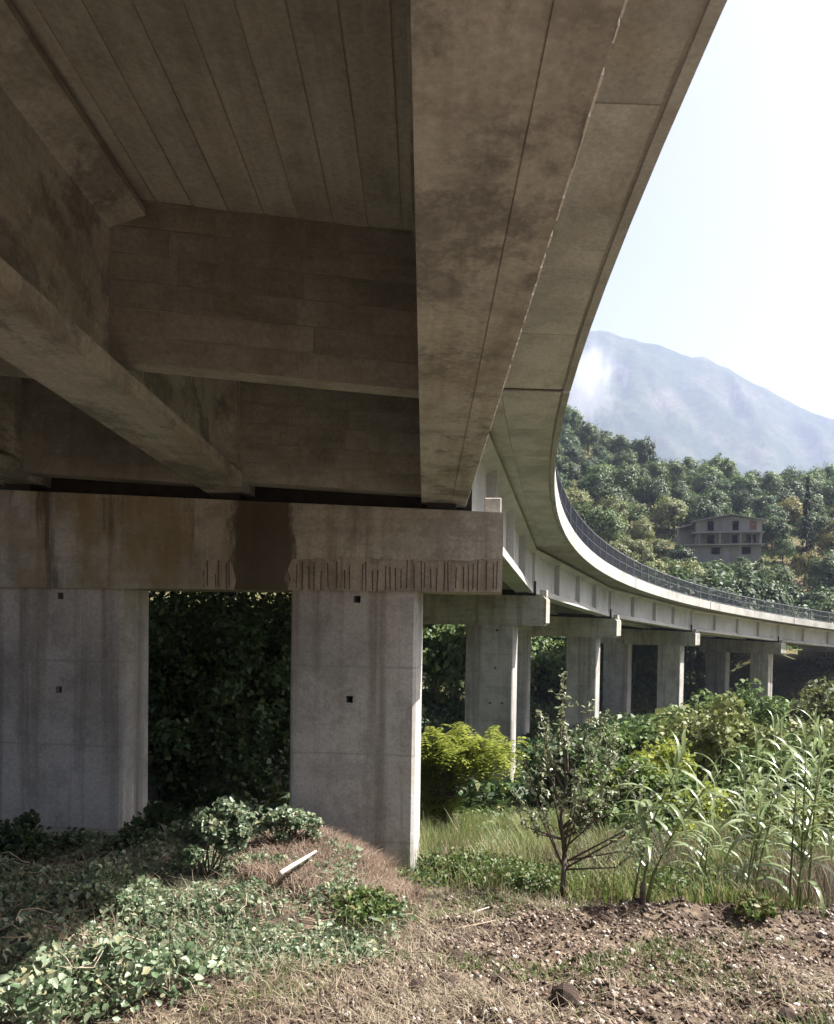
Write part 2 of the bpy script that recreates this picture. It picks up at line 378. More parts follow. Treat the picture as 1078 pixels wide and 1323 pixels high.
def girder_mesh(i, gu):
    rings = []
    for t, pr in ((.004, ENDPROFILE), (.055, ENDPROFILE), (.075, PROFILE), (.5, PROFILE), (.925, PROFILE), (.945, ENDPROFILE), (.996, ENDPROFILE)):
        c = chord_pt(i, gu, t, 0, None); a = arc(i * L, gu, 0); e = arc((i + 1) * L, gu, 0); d = e - a; d.z = 0; d.normalize(); r = Vector((d.y, -d.x, 0))
        rings.append([c + r * x + Vector((0, 0, GIRD + z)) for x, z in pr])
    return loft('girder', rings)
def chord_box(name, i, gu, t0, t1, x0, x1, h0, h1):          # box along the chord frame
    b_ = [chord_pt(i, gu, t0, x0, h0), chord_pt(i, gu, t0, x1, h0), chord_pt(i, gu, t1, x1, h0), chord_pt(i, gu, t1, x0, h0)]
    t_ = [chord_pt(i, gu, t0, x0, h1), chord_pt(i, gu, t0, x1, h1), chord_pt(i, gu, t1, x1, h1), chord_pt(i, gu, t1, x0, h1)]
    return hexmesh(name, b_, t_)
def skew_box(name, i, gu, t0, t1, x0, x1, xr, sk, h0, h1):
    o = [(x0 - xr) * sk / L, (x1 - xr) * sk / L]
    b_ = [chord_pt(i, gu, t0 + o[0], x0, h0), chord_pt(i, gu, t0 + o[1], x1, h0), chord_pt(i, gu, t1 + o[1], x1, h0), chord_pt(i, gu, t1 + o[0], x0, h0)]
    t_ = [chord_pt(i, gu, t0 + o[0], x0, h1), chord_pt(i, gu, t0 + o[1], x1, h1), chord_pt(i, gu, t1 + o[1], x1, h1), chord_pt(i, gu, t1 + o[0], x0, h1)]
    return hexmesh(name, b_, t_)
def arc_box(name, s0, s1, u0, u1, h0, h1, n=10):
    rings = []
    for k in range(n + 1):
        s = s0 + (s1 - s0) * k / n
        rings.append([arc(s, u0, h0), arc(s, u1, h0), arc(s, u1, h1), arc(s, u0, h1)])
    return loft(name, rings)
SPAN_LABELS = {-1: 'near concrete span overhead, its girders and deck underside filling the upper left',
               0: 'second span, between the nearest pier and the next one, bending rightwards',
               1: 'third span, ending at the pier with the young tree in front',
               2: 'fourth span, at the middle of the bend above the paired columns',
               3: 'fifth span, between the two smallest piers at right',
               4: 'farthest span, running out of the picture at the right edge'}
NEARS = (-1, 0)
for i in range(-1, 5):
    root = empty('viaduct_span', arc((i + .5) * L, 5.6, 0)); tag(root, SPAN_LABELS[i], 'bridge span', 'spans of the curved viaduct')
    s0, s1 = i * L + .065, (i + 1) * L - .065
    slab = link('deck_slab', arc_box('deck_slab', s0, s1, .095, UOUT - .095, H0, H0 + .28, 12), root, M_SLAB)
    link('edge_fascia', arc_box('edge_fascia', s0, s1, 0, .10, H0 - .03, H0 + .62, 16), root, M_FASC)
    link('kerb', arc_box('kerb', s0, s1, .102, .5, H0 + .284, H0 + .612, 12), root, M_FASC)
    link('far_fascia', arc_box('far_fascia', s0, s1, UOUT - .10, UOUT, H0 - .03, H0 + .62, 12), root, M_FASC)
    if i < 4: link('joint_seal', arc_box('joint_seal', s1 - .02, (i + 1) * L + .085, .103, UOUT - .103, H0 + .015, H0 + .2, 1), root, M_RUBB)
    for k, gu in enumerate(GU):
        gm_ = M_GIRD if i == -1 else M_WEB
        g = link('girder', girder_mesh(i, gu), root, gm_)
        if k == 0:                                           # ribs on the outer face at the cross beams
            for t in (.012, .25, .5, .75, .988):
                w = .055
                link('rib', chord_box('rib', i, gu, t - w / L, t + w / L, .10 if 0.1 < t < .9 else .29, .34 if .1 < t < .9 else .36, GIRD + .24, GIRD + 1.70), g, gm_)
            if i in NEARS:
                nch = 170; pr = None; vv = []; ff = []
                for q in range(nch):
                    t0_ = .01 + .98 * q / nch; t1_ = t0_ + .98 / nch * float(rng.uniform(.6, 1.05)); wd = float(rng.uniform(.0, 1)) ** 2 * .028 + .004
                    if rng.random() < .25: continue
                    bq = [chord_pt(i, gu, t0_, .352 - wd * float(rng.uniform(.5, 1)), None), chord_pt(i, gu, t0_, .3555, None), chord_pt(i, gu, t1_, .3555, None), chord_pt(i, gu, t1_, .352 - wd * float(rng.uniform(.5, 1)), None)]
                    kk = len(vv); vv += [p + Vector((0, 0, GIRD - .0125)) for p in bq] + [p + Vector((0, 0, GIRD + .02 + wd)) for p in bq]; ff += [tuple(kk + e for e in f_) for f_ in HEX]
                lc = link('sunlit_edge_strip', pyd('sunlit_edge_strip', vv, ff), g, M_SUNEDGE); lc['kind'] = 'stuff'  # ragged pale strip painting the sun-struck lower edge
                for q in range(3):
                    x0 = -.345 + q * .23
                    dz = rng.uniform(-.003, .003)
                    link('form_board_mark', chord_box('form_board_mark', i, gu, .006, .994, x0 + .004, x0 + .226, GIRD - .006 + dz, GIRD + .01), g, gm_)
    for k in range(2):                                       # cross beams between the girders
        wdt = [chord_pt(i, GU[k], .5, 0, 0), chord_pt(i, GU[k + 1], .5, 0, 0)]
        bw = (wdt[1] - wdt[0]).length
        for t in (.018, .25, .5, .772 if i == -1 else .75, .982):
            th = .13 if .1 < t < .9 else .16
            hb = GIRD + (.36 if .1 < t < .9 else .10)
            xa, xb = -(bw - .108), -.108
            if not .1 < t < .9: xa, xb = -(bw - .298), -.298
            sk = (.12 if .1 < t < .9 else .03) if i == -1 else 0
            d = link('cross_beam', skew_box('cross_beam', i, GU[k], t - th / L, t + th / L, xa, xb, xb, sk, hb, H0 - .002), root, M_DIAP)
            if i == -1 and k == 0 and t in (.772, .982):      # board courses cast on the near face
                nb = 6; hh = (H0 - .02 - hb) / nb
                for q in range(nb):
                    cuts = sorted([0, 1] + [float(v) for v in rng.uniform(.15, .85, 2)])
                    for c0, c1 in zip(cuts[:-1], cuts[1:]):
                        dz = rng.uniform(.004, .010)
                        link('formwork_board', skew_box('formwork_board', i, GU[k], t - (th + dz) / L, t - (th - .01) / L, xa + (xb - xa) * c0 + .006, xa + (xb - xa) * c1 - .006, xb, sk, hb + q * hh + .006, hb + (q + 1) * hh - .006), d, M_DIAP)
    if i in NEARS:                                           # board strips of the deck underside, bay by bay
        for k in range(2):
            bw = (chord_pt(i, GU[k], .5, 0, 0) - chord_pt(i, GU[k + 1], .5, 0, 0)).length
            nstr = 9; xa, xb = -(bw - .21), -.21; ww = (xb - xa) / nstr
            for t0, t1 in ((.03, .243), (.257, .493), (.507, .76), (.775, .97)):
                for q in range(nstr):
                    dz = rng.uniform(.006, .016)
                    link('soffit_board', chord_box('soffit_board', i, GU[k], t0, t1, xa + q * ww + .008, xa + (q + 1) * ww - .008, H0 - dz, H0 + .02), slab, M_SOFF)
        npan = 9
        for q in range(npan):                                # panels under the overhang
            sa, sb = s0 + (s1 - s0) * q / npan + .006, s0 + (s1 - s0) * (q + 1) / npan - .006
            dz = rng.uniform(.006, .014)
            ua, ub = uchord(GU[0], sa, i) - .21, uchord(GU[0], sb, i) - .21
            um, un = (.14, .14)
            for w0, w1 in ((0, .58), (.588, 1)):
                A = um + (ua - um) * w0; A2 = um + (ua - um) * w1; B = um + (ub - um) * w0; B2 = um + (ub - um) * w1
                dz2 = dz + rng.uniform(-.002, .002)
                bt = [arc(sa, A, H0 - dz2), arc(sa, A2, H0 - dz2), arc(sb, B2, H0 - dz2), arc(sb, B, H0 - dz2)]
                tp = [arc(sa, A, H0 + .02), arc(sa, A2, H0 + .02), arc(sb, B2, H0 + .02), arc(sb, B, H0 + .02)]
                link('soffit_panel', hexmesh('soffit_panel', bt, tp), slab, M_OVER)
    # railing on the inner edge
    ra = empty('railing', arc((i + .5) * L, .2, H0 + .62))
    tag(ra, {-1: 'steel railing on the near span, above its outer deck edge', 0: 'steel railing on the steepest stretch of the bend, nearest part seen',
             1: 'steel railing section above the third span of the viaduct', 2: 'steel railing section in front of the ruined house hill',
             3: 'steel railing section above the two smallest piers', 4: 'last steel railing section reaching the right picture edge'}[i], 'railing', 'railings along the viaduct edge')
    hk = H0 + .62
    T_ = Tubes(); T_.add([arc(s0 + (s1 - s0) * k / 16, .2, hk + 1.12) for k in range(17)], [.04] * 17, 6); link('top_rail', T_.mesh('top_rail'), ra, M_RAIL)
    for hh in (.10, .62):
        T_ = Tubes(); T_.add([arc(s0 + (s1 - s0) * k / 16, .2, hk + hh) for k in range(17)], [.024] * 17, 5); link('lower_rail', T_.mesh('lower_rail'), ra, M_RAIL)
    npost = 10
    for k in range(npost + 1):
        s = s0 + .1 + (s1 - s0 - .2) * k / npost
        link('post', hexmesh('post', [arc(s - .03, .16, hk), arc(s + .03, .16, hk), arc(s + .03, .24, hk), arc(s - .03, .24, hk)],
                             [arc(s - .03, .16, hk + 1.10), arc(s + .03, .16, hk + 1.10), arc(s + .03, .24, hk + 1.10), arc(s - .03, .24, hk + 1.10)]), ra, M_RAIL)
    T_ = Tubes()
    for k in range(int((s1 - s0) / .21)):
        s = s0 + .21 * (k + .5); T_.add([arc(s, .2, hk + .10), arc(s, .2, hk + 1.12)], [.022, .022], 4)
    bo = link('balusters', T_.mesh('balusters', False), ra, M_RAIL); bo['kind'] = 'stuff'

# ------------------------------------------------------------------ piers: local x = to the right (minus u), y = along the viaduct
CT, KT = .56, .50                                            # half thickness of cap and column
def holed_column(name, x0, x1, ztop_l, zbot, holes, hs=.05):
    """column with square drain holes sunk into its front face; chamfered edges"""
    ch = .05; y0, y1 = -KT, KT
    xs = sorted(set([x0 + ch, x1 - ch] + [h[0] - hs for h in holes] + [h[0] + hs for h in holes]))
    zs = sorted(set([zbot, ztop_l] + [h[1] - hs for h in holes] + [h[1] + hs for h in holes]))
    v = []; f = []
    def vid(p): v.append(p); return len(v) - 1
    for a, b_ in zip(xs[:-1], xs[1:]):
        for c, d in zip(zs[:-1], zs[1:]):
            mx, mz = (a + b_) / 2, (c + d) / 2
            if any(abs(mx - h[0]) < hs and abs(mz - h[1]) < hs for h in holes):
                P = [(a, y0, c), (b_, y0, c), (b_, y0, d), (a, y0, d)]; Qb = [(x, y0 + .6, z) for x, _, z in P]
                for k in range(4): f.append([vid(P[k]), vid(P[(k + 1) % 4]), vid(Qb[(k + 1) % 4]), vid(Qb[k])])
                f.append([vid(q) for q in Qb])
            else: f.append([vid((a, y0, c)), vid((b_, y0, c)), vid((b_, y0, d)), vid((a, y0, d))])
    ring = [(x1 - ch, y0), (x1, y0 + ch), (x1, y1 - ch), (x1 - ch, y1), (x0 + ch, y1), (x0, y1 - ch), (x0, y0 + ch), (x0 + ch, y0)]
    for k in range(7):
        a, b_ = ring[k], ring[k + 1]; f.append([vid((*a, zbot)), vid((*b_, zbot)), vid((*b_, ztop_l)), vid((*a, ztop_l))])
    f.append([vid((*q, ztop_l)) for q in ring])
    me = pyd(name, v, f)
    bm = bmesh.new(); bm.from_mesh(me); bmesh.ops.remove_doubles(bm, verts=bm.verts, dist=1e-5); bm.to_mesh(me); bm.free(); return me
def pier_frame(i):
    r = empty('viaduct_pier', arc(i * L, 0, 0), True); r.location.z = hz(i * L, 0)
    r.rotation_euler = (0, 0, -(TH + i * L / R)); return r
capb = HCB + EU * UC
ULEFT = 10.3
def cap_ring(u, y, drop=0): return [(-u, -y, capb), (-u, y, capb), (-u, y, HCT + EI * u), (-u, -y, HCT + EI * u)]
PIER_LABELS = ['nearest pier with rust streaked cap and two thick columns with drain holes', 'second pier, its right column seen beside the nearest one, behind the yellow-green shrub',
               'third pier, rising behind the young silvery tree', 'fourth pier, its two columns standing clear at the middle of the bend', 'farthest pier at right, smallest of the five']
proto = None
for i in range(5):
    EI = eu(i * L); r = pier_frame(i); tag(r, PIER_LABELS[i], 'pier', 'piers of the curved viaduct')
    cols = [(UCOL, UCOL + 2), (UCOL + 2 + GAPC, UCOL + 4.35 + GAPC)]
    if i == 0:
        core = CT - .016
        cap = link('pier_cap', loft('pier_cap', [[(-u, -core, capb), (-u, CT, capb), (-u, CT, HCT + EI * u), (-u, -core, HCT + EI * u)] for u in (UC, 3, 6, ULEFT)]), r, M_SPALL)
        # outer concrete cover of the near face: broken away along the lower edge so that the stirrups show
        xr, xl = -UC + .004, -ULEFT
        zb, zt = capb - .004, lambda u: HCT + EI * u + .004
        poly = [(xr, zt(UC))]
        def jag(ua, ub, z, nst, amp=.016):
            out = []
            for k in range(nst + 1):
                u = ua + (ub - ua) * k / nst; out.append((-u, z + rng.uniform(-amp, amp) + .02 * math.sin(u * 2.3)))
            return out
        poly += jag(UC - .004, 4.30, .97, 60)
        poly += [(-4.36, .80), (-4.31, .65), (-4.35, zb)]
        poly += [(-5.22, zb), (-5.19, .62), (-5.25, .84)] + jag(5.30, 5.68, .93, 4) + [(-5.74, .72), (-5.70, .58), (-5.76, zb)]
        poly += [(xl, zb), (xl, zt(ULEFT))]
        bm = bmesh.new(); vs = [bm.verts.new((x, -CT, z)) for x, z in poly]; fc = bm.faces.new(vs)
        ex = bmesh.ops.extrude_face_region(bm, geom=[fc]); bmesh.ops.translate(bm, verts=[e for e in ex['geom'] if isinstance(e, bmesh.types.BMVert)], vec=(0, .022, 0))
        bmesh.ops.recalc_face_normals(bm, faces=bm.faces); me = bpy.data.meshes.new('concrete_cover'); bm.to_mesh(me); bm.free()
        link('concrete_cover', me, cap, M_CAP1)
        us = list(np.arange(1.08, 4.28, .092)) + list(np.arange(5.30, 5.74, .085))
        for u in us:
            if rng.random() < .08: continue
            u += rng.uniform(-.03, .03); tl = rng.uniform(-.012, .012); zt_ = .96 - (rng.uniform(.0, .12) if rng.random() < .75 else rng.uniform(.12, .3))
            T_ = Tubes(); T_.add([(-u - tl, -core - .003, capb + rng.uniform(0, .06)), (-u, -core - .005, zt_)], [.0065, .0065], 5)
            link('exposed_rebar', T_.mesh('exposed_rebar'), cap, M_RUST)
        holes = [[(-3.26, capb - .13), (-3.36, capb - 1.70)], [(-8.16, capb - .13), (-8.18, capb - 1.66)]]
        for (ua, ub), hl in zip(cols, holes):
            link('column', holed_column('column', -ub, -ua, capb + .01, -6.5, hl, .055), r, M_COL)
    else:
        if i == 1:
            cme = loft('pier_cap', [cap_ring(u, CT) for u in (UC, 3, 6, ULEFT)])
            bm = bmesh.new(); bm.from_mesh(cme); bmesh.ops.bevel(bm, geom=[e for e in bm.edges if abs(e.calc_length() - 2 * CT) < .01 and e.verts[0].co.x > -1.1], offset=.12, segments=1, affect='EDGES'); bm.to_mesh(cme); bm.free()
            hl = [[(-3.0, capb - .2), (-3.05, capb - 1.75), (-2.75, capb - 3.2), (-3.25, capb - 3.2)], []]
            colm = [holed_column('column', -ub, -ua, capb + .01, -13, h, .045) for (ua, ub), h in zip(cols, hl)]
        cap = link('pier_cap', cme, r, M_CAP)
        for me in colm: link('column', me, r, M_COL)
    for gu in GU:
        for ys in (-.27, .27):
            zt_ = HCT + EI * gu
            link('bearing', boxm('bearing', -gu - .22, -gu + .22, ys - .17, ys + .17, zt_ - .003, zt_ + GIRD - HCT + .004), cap, M_RUBB)
    link('gap_light_blocker', hexmesh('gap_light_blocker', [(-ULEFT + .1, -.045, HCT + EI * ULEFT - .01), (-UC - .5, -.045, HCT + EI * 1.5 - .01), (-UC - .5, .045, HCT + EI * 1.5 - .01), (-ULEFT + .1, .045, HCT + EI * ULEFT - .01)], [(-ULEFT + .1, -.045, GIRD + .5 + EI * ULEFT), (-UC - .5, -.045, GIRD + .5 + EI * 1.5), (-UC - .5, .045, GIRD + .5 + EI * 1.5), (-ULEFT + .1, .045, GIRD + .5 + EI * ULEFT)]), cap, M_GAPSHADE)  # added to block light between girder ends, coloured as the gap's shade
    link('stop_block', boxm('stop_block', -UC - .30, -UC - .03, -.30, .20, HCT + EI * UC - .01, HCT + EI * UC + .27, .015), cap, M_COL)
# abutment at the far end
s_ab = 5 * L
ab = empty('abutment', arc(s_ab, 5.6, -4), True); ab.location = arc(s_ab, 0, 0); ab.rotation_euler = (0, 0, -(TH + s_ab / R))
tag(ab, 'concrete abutment wall in the shade under the farthest span', 'abutment')
link('front_wall', boxm('front_wall', -11.2, -.2, -.4, .5, -10, 1.6, .03), ab, M_COL)
link('back_wall', boxm('back_wall', -11.2, -.2, .502, 6, -10, 4.4, .03), ab, M_COL)

# ------------------------------------------------------------------ leaf and blade builders
def leaves(P, size, aspect=.6, up=.3, fold=.25, outward=None, rnd=None):
    """diamond shaped folded leaves at points P: vertices, quads"""
    rg = rnd or rng; N = len(P)
    d = rg.normal(size=(N, 3)); d /= np.linalg.norm(d, axis=1, keepdims=True)
    nrm = rg.normal(size=(N, 3)) * .75; nrm[:, 2] += up * 2
    if outward is not None: nrm += outward
    nrm /= np.linalg.norm(nrm, axis=1, keepdims=True)
    d = d - nrm * np.sum(d * nrm, 1, keepdims=True); d /= np.linalg.norm(d, axis=1, keepdims=True) + 1e-9
    w = np.cross(nrm, d); sz = (np.asarray(size) * (.5 + rg.uniform(0, 1, N) ** 1.8 * 1.1))[:, None]
    V = np.empty((N, 4, 3)); V[:, 0] = P - d * sz * .5
    V[:, 1] = P + w * sz * aspect * .5 + nrm * sz * fold * .5
    V[:, 2] = P + d * sz * .5 - nrm * sz * .1
    V[:, 3] = P - w * sz * aspect * .5 + nrm * sz * fold * .5
    return V.reshape(-1, 3), np.arange(N * 4).reshape(N, 4)
def leaves6(P, size, aspect=.8, up=.3, fold=.22, outward=None, rnd=None):
    """ovate leaves folded along the midrib and curled at the tip: six vertices, two quads each"""
    rg = rnd or rng; N = len(P)
    d = rg.normal(size=(N, 3)); nrm = rg.normal(size=(N, 3)) * .75; nrm[:, 2] += up * 2
    if outward is not None: nrm += outward
    nrm /= np.linalg.norm(nrm, axis=1, keepdims=True)
    d = d - nrm * np.sum(d * nrm, 1, keepdims=True); d /= np.linalg.norm(d, axis=1, keepdims=True) + 1e-9
    w = np.cross(nrm, d); sz = (np.asarray(size) * (.5 + rg.uniform(0, 1, N) ** 1.8 * 1.1))[:, None]
    fo = fold * rg.uniform(.3, 1.6, (N, 1)); cu = rg.uniform(.0, .35, (N, 1))
    V = np.empty((N, 6, 3)); V[:, 0] = P - d * sz * .5
    V[:, 1] = P - d * sz * .22 + w * sz * aspect * .46 + nrm * sz * fo * .5
    V[:, 2] = P + d * sz * .18 + w * sz * aspect * .36 + nrm * sz * (fo * .4 - cu * .2)
    V[:, 3] = P + d * sz * .5 - nrm * sz * cu
    V[:, 4] = P + d * sz * .18 - w * sz * aspect * .36 + nrm * sz * (fo * .4 - cu * .2)
    V[:, 5] = P - d * sz * .22 - w * sz * aspect * .46 + nrm * sz * fo * .5
    b0 = np.arange(N)[:, None] * 6
    return V.reshape(-1, 3), np.concatenate([b0 + np.array([[0, 1, 2, 3]]), b0 + np.array([[0, 3, 4, 5]])])
def blades(P, h, width, lean=.35, segs=3, rnd=None):
    rg = rnd or rng; N = len(P); h = np.broadcast_to(h, (N,)) * rg.uniform(.55, 1.2, N)
    a = rg.uniform(0, 2 * np.pi, N); d = np.stack([np.cos(a), np.sin(a), np.zeros(N)], 1); w = np.stack([-np.sin(a), np.cos(a), np.zeros(N)], 1)
    ln = rg.uniform(.1, 1, N)[:, None] * lean * h[:, None]
    V = np.empty((N, segs + 1, 2, 3))
    for k in range(segs + 1):
        t = k / segs; c = P + d * ln * t * t; c = c.copy(); c[:, 2] += h * t * (1 - .25 * t * np.minimum(1, ln[:, 0] / h))
        ww = width * (1 - t) ** .7 * .5 + .0008
        V[:, k, 0] = c - w * ww; V[:, k, 1] = c + w * ww
    V = V.reshape(-1, 3); base = np.arange(N)[:, None] * (segs + 1) * 2; q = []
    for k in range(segs): q.append(np.stack([base[:, 0] + 2 * k, base[:, 0] + 2 * k + 1, base[:, 0] + 2 * k + 3, base[:, 0] + 2 * k + 2], 1))
    return V, np.concatenate(q)
def inpoly(x, y, poly):
    c = np.zeros(len(x), bool); j = len(poly) - 1
    for i in range(len(poly)):
        xi, yi = poly[i]; xj, yj = poly[j]
        c ^= ((yi > y) != (yj > y)) & (x < (xj - xi) * (y - yi) / (yj - yi + 1e-12) + xi); j = i
    return c
def ground_pts(N, poly, xr, yr, soft=0):
    X = rng.uniform(*xr, N); Y = rng.uniform(*yr, N); Z = terrain(X, Y)
    px, py = pix(np.stack([X, Y, Z], 1))
    if soft: px = px + rng.normal(size=N) * soft; py = py + rng.normal(size=N) * soft * .5
    k = inpoly(px, py, poly); return np.stack([X, Y, Z], 1)[k]
def merge(parts):
    V = []; Q_ = []; o = 0
    for v, q in parts: V.append(v); Q_.append(q + o); o += len(v)
    return np.concatenate(V), np.concatenate(Q_)

M_IVY = leafmat('ivy_leaf', [(.075, .12, .055), (.13, .19, .10), (.19, .25, .15), (.27, .31, .21), (.29, .27, .15)], .42, .28, .5)
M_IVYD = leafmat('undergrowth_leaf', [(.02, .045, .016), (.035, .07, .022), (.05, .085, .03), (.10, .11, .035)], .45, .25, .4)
M_BARK = plain('bark', (.11, .085, .065), .95, .35, 12, bump=.6)
M_TWIG = plain('dry_twig', (.34, .27, .20), .9, .3, 15)
M_STRAW = leafmat('straw', [(.10, .076, .054), (.18, .143, .10), (.29, .245, .175), (.14, .107, .075), (.38, .335, .25)], .75, .15, .2)
M_WEED = leafmat('weed_leaf', [(.045, .085, .022), (.08, .135, .034), (.12, .175, .048), (.22, .205, .09)], .5, .35, .4)
M_BRUSH = leafmat('dead_brush', [(.10, .065, .048), (.17, .115, .085), (.27, .20, .15), (.36, .29, .22)], .8, .12, .2)
M_GRASS = leafmat('grass_blade', [(.07, .115, .024), (.105, .16, .034), (.145, .185, .05), (.24, .225, .10), (.38, .32, .19)], .5, .4, .35)
M_REED = leafmat('reed_leaf', [(.14, .19, .075), (.20, .26, .11), (.28, .32, .17)], .3, .36, .9, .1)
M_REEDS = plain('reed_stem', (.14, .16, .06), .6, .3, 20)
M_LOC = leafmat('yellow_green_leaf', [(.15, .19, .03), (.23, .27, .045), (.34, .36, .075)], .45, .45, .35)
M_SIL = leafmat('silvery_leaf', [(.15, .185, .085), (.25, .285, .155), (.40, .42, .29)], .32, .38, .8)
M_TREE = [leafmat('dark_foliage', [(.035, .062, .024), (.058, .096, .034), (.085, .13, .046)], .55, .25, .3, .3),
          leafmat('green_foliage', [(.06, .10, .03), (.10, .15, .044), (.145, .195, .06)], .55, .3, .3, .3),
          leafmat('olive_foliage', [(.10, .12, .04), (.155, .175, .06), (.22, .225, .085)], .55, .3, .3, .3),
          leafmat('yellow_foliage', [(.12, .12, .03), (.19, .175, .045), (.25, .22, .07)], .55, .3, .3, .2)]

def crown(N, clumps, rx, rz, leaf, seed, shape='round', hollow=.55):
    rg = np.random.default_rng(seed)
    d = rg.normal(size=(clumps, 3)); d /= np.linalg.norm(d, axis=1, keepdims=True)
    d[:, 2] = np.where(d[:, 2] < -.5, -d[:, 2], d[:, 2])
    rad = rg.uniform(hollow, 1, clumps)[:, None] * (1 + .22 * rg.normal(size=(clumps, 1)) * .6)
    cc = d * rad * np.array([rx, rx, rz])
    if shape == 'cone':
        h = rg.uniform(0, 1, clumps) ** 1.1; a = rg.uniform(0, 2 * np.pi, clumps); r = rx * np.minimum(1, 4 * h + .4) * (1 - h) ** .75 * rg.uniform(.4, 1, clumps)
        cc = np.stack([np.cos(a) * r, np.sin(a) * r, (h * 2 - 1) * rz], 1)
    cr = rg.uniform(.16 if shape == 'far' else .22, .42, clumps) * rx * (.7 if shape == 'cone' else 1)
    k = rg.integers(0, clumps, N); o = rg.normal(size=(N, 3)); o /= np.linalg.norm(o, axis=1, keepdims=True)
    o *= (rg.uniform(0, 1, N) ** .45)[:, None]; o[:, 2] *= .75
    P = cc[k] + o * cr[k][:, None]
    ow = o * .9 if shape != 'far' else o * 1.3 + P / np.array([rx, rx, rz]) * 1.5
    return (leaves6 if shape == 'near' else leaves)(P, leaf, .75, .35, .2, ow, rg), cc
def branch_tree(cc, hb, seed, r0, k=14):
    """trunk from the origin up to hb, limbs to clump centres cc (already lifted)"""
    rg = random.Random(seed); T_ = Tubes(); top = Vector((rg.uniform(-.1, .1) * hb, rg.uniform(-.1, .1) * hb, hb))
    mid = top * .5 + Vector((rg.uniform(-.06, .06) * hb, rg.uniform(-.06, .06) * hb, 0))
    T_.add([Vector((0, 0, -.4)), mid * .5, mid, top], [r0 * 1.25, r0, r0 * .85, r0 * .6], 7)
    cs = list(cc); rg.shuffle(cs)
    for c in cs[:k]:
        c = Vector(c); st = mid.lerp(top, rg.uniform(.2, 1)); m_ = st.lerp(c, .5) + Vector((0, 0, .12 * (c - st).length))
        T_.add([st, m_, c], [r0 * .38, r0 * .22, r0 * .06], 5)
    return T_
# tree templates: (crown mesh, trunk mesh) of about unit radius 1, total height 2.6
TEMPL = {}
def templ(kind, var):
    key = (kind, var)
    if key not in TEMPL:
        sd = kind * 17 + var * 5 + 3
        rz = [.85, 1.05, .72][var % 3]
        (V, Q_), cc = crown(7000, 85 + 15 * var, 1.0, rz, .11, sd, 'far', .6); lift = .12 + rz * .95
        V = V + np.array([0, 0, lift]); me = npmesh('crown', V, Q_); me.materials.append(M_TREE[kind])
        tm = branch_tree(cc + np.array([0, 0, lift]), .9, sd, .06).mesh('trunk'); tm.materials.append(M_BARK)
        TEMPL[key] = (me, tm, lift + rz)
    return TEMPL[key]
def tree(name, x, y, rad, height, kind, var, label, group, z=None, rot=None):
    cm, tm, hh = templ(kind, var); z = tz(x, y) if z is None else z
    r = empty(name, (x, y, z), True); tag(r, label, 'tree', group); r.scale = (rad, rad, height / hh); r.rotation_euler = (0, 0, rot if rot is not None else random.uniform(0, 6.28))
    link('crown', cm, r); link('trunk', tm, r); return r

# ------------------------------------------------------------------ wood on the hill
HOUSE = at(938, 722, 150)
KN = ['dark green', 'mid green', 'olive green', 'yellowish green']
cand = []
Y_ = 62.0
while Y_ < 330:
    stp = 5.4 + Y_ * .011
    for t in np.arange(.02, .60, stp / Y_):
        Yj = Y_ + random.uniform(-.45, .45) * stp; cand.append(((t + random.uniform(-.4, .4) * stp / Y_) * Yj, Yj))
    Y_ += stp * 1.12
placed = 0
hx = HOUSE.x; hy = HOUSE.y
pool = []
for x, y in cand:
    s, u = su(x, y)
    if u < 15.5: continue
    z = tz(x, y); rad = random.uniform(1.9, 3.9); ht = rad * random.uniform(1.7, 2.8)
    if abs(x - hx) < 12 and -6 < y - hy < 14: continue
    ptx, pty = pix([(x, y, z + ht)]); pbx, pby = pix([(x, y, z)]); ptx, pty, pby = float(ptx[0]), float(pty[0]), float(pby[0])
    pr = rad / y * F
    if y < hy and 872 - pr < ptx < 985 + pr and pty < 724: 
        if y < 100: continue
        ht *= max(.3, (pby - 726) / max(1, pby - pty)) if pby > 735 else 0
        if ht < 2.2: continue
        rad = min(rad, ht * .6); pty = float(pix([(x, y, z + ht)])[1][0])
    if 1024 - pr < ptx < 1062 + pr and y < 166 and pty < 692: continue
    # only what the photograph can show: above the deck on the right, or through the gaps between the columns
    if not (690 < ptx < 1110): continue
    edge_y = float(np.interp(ptx, [716, 727, 763, 800, 850, 900, 980, 1078, 1200], [590, 655, 690, 722, 745, 758, 778, 792, 800]))
    if pty > edge_y: continue
    pool.append((x, y, z, rad, ht, ptx, pty, pby, pr))
ORD = ['first', 'second', 'third', 'fourth', 'fifth', 'sixth', 'seventh', 'eighth', 'ninth', 'tenth']
def ordinal(k): return ORD[k] if k < 10 else f"{k + 1}{'th' if 10 < (k + 1) % 100 < 14 else {1: 'st', 2: 'nd', 3: 'rd'}.get((k + 1) % 10, 'th')}"
count = {}
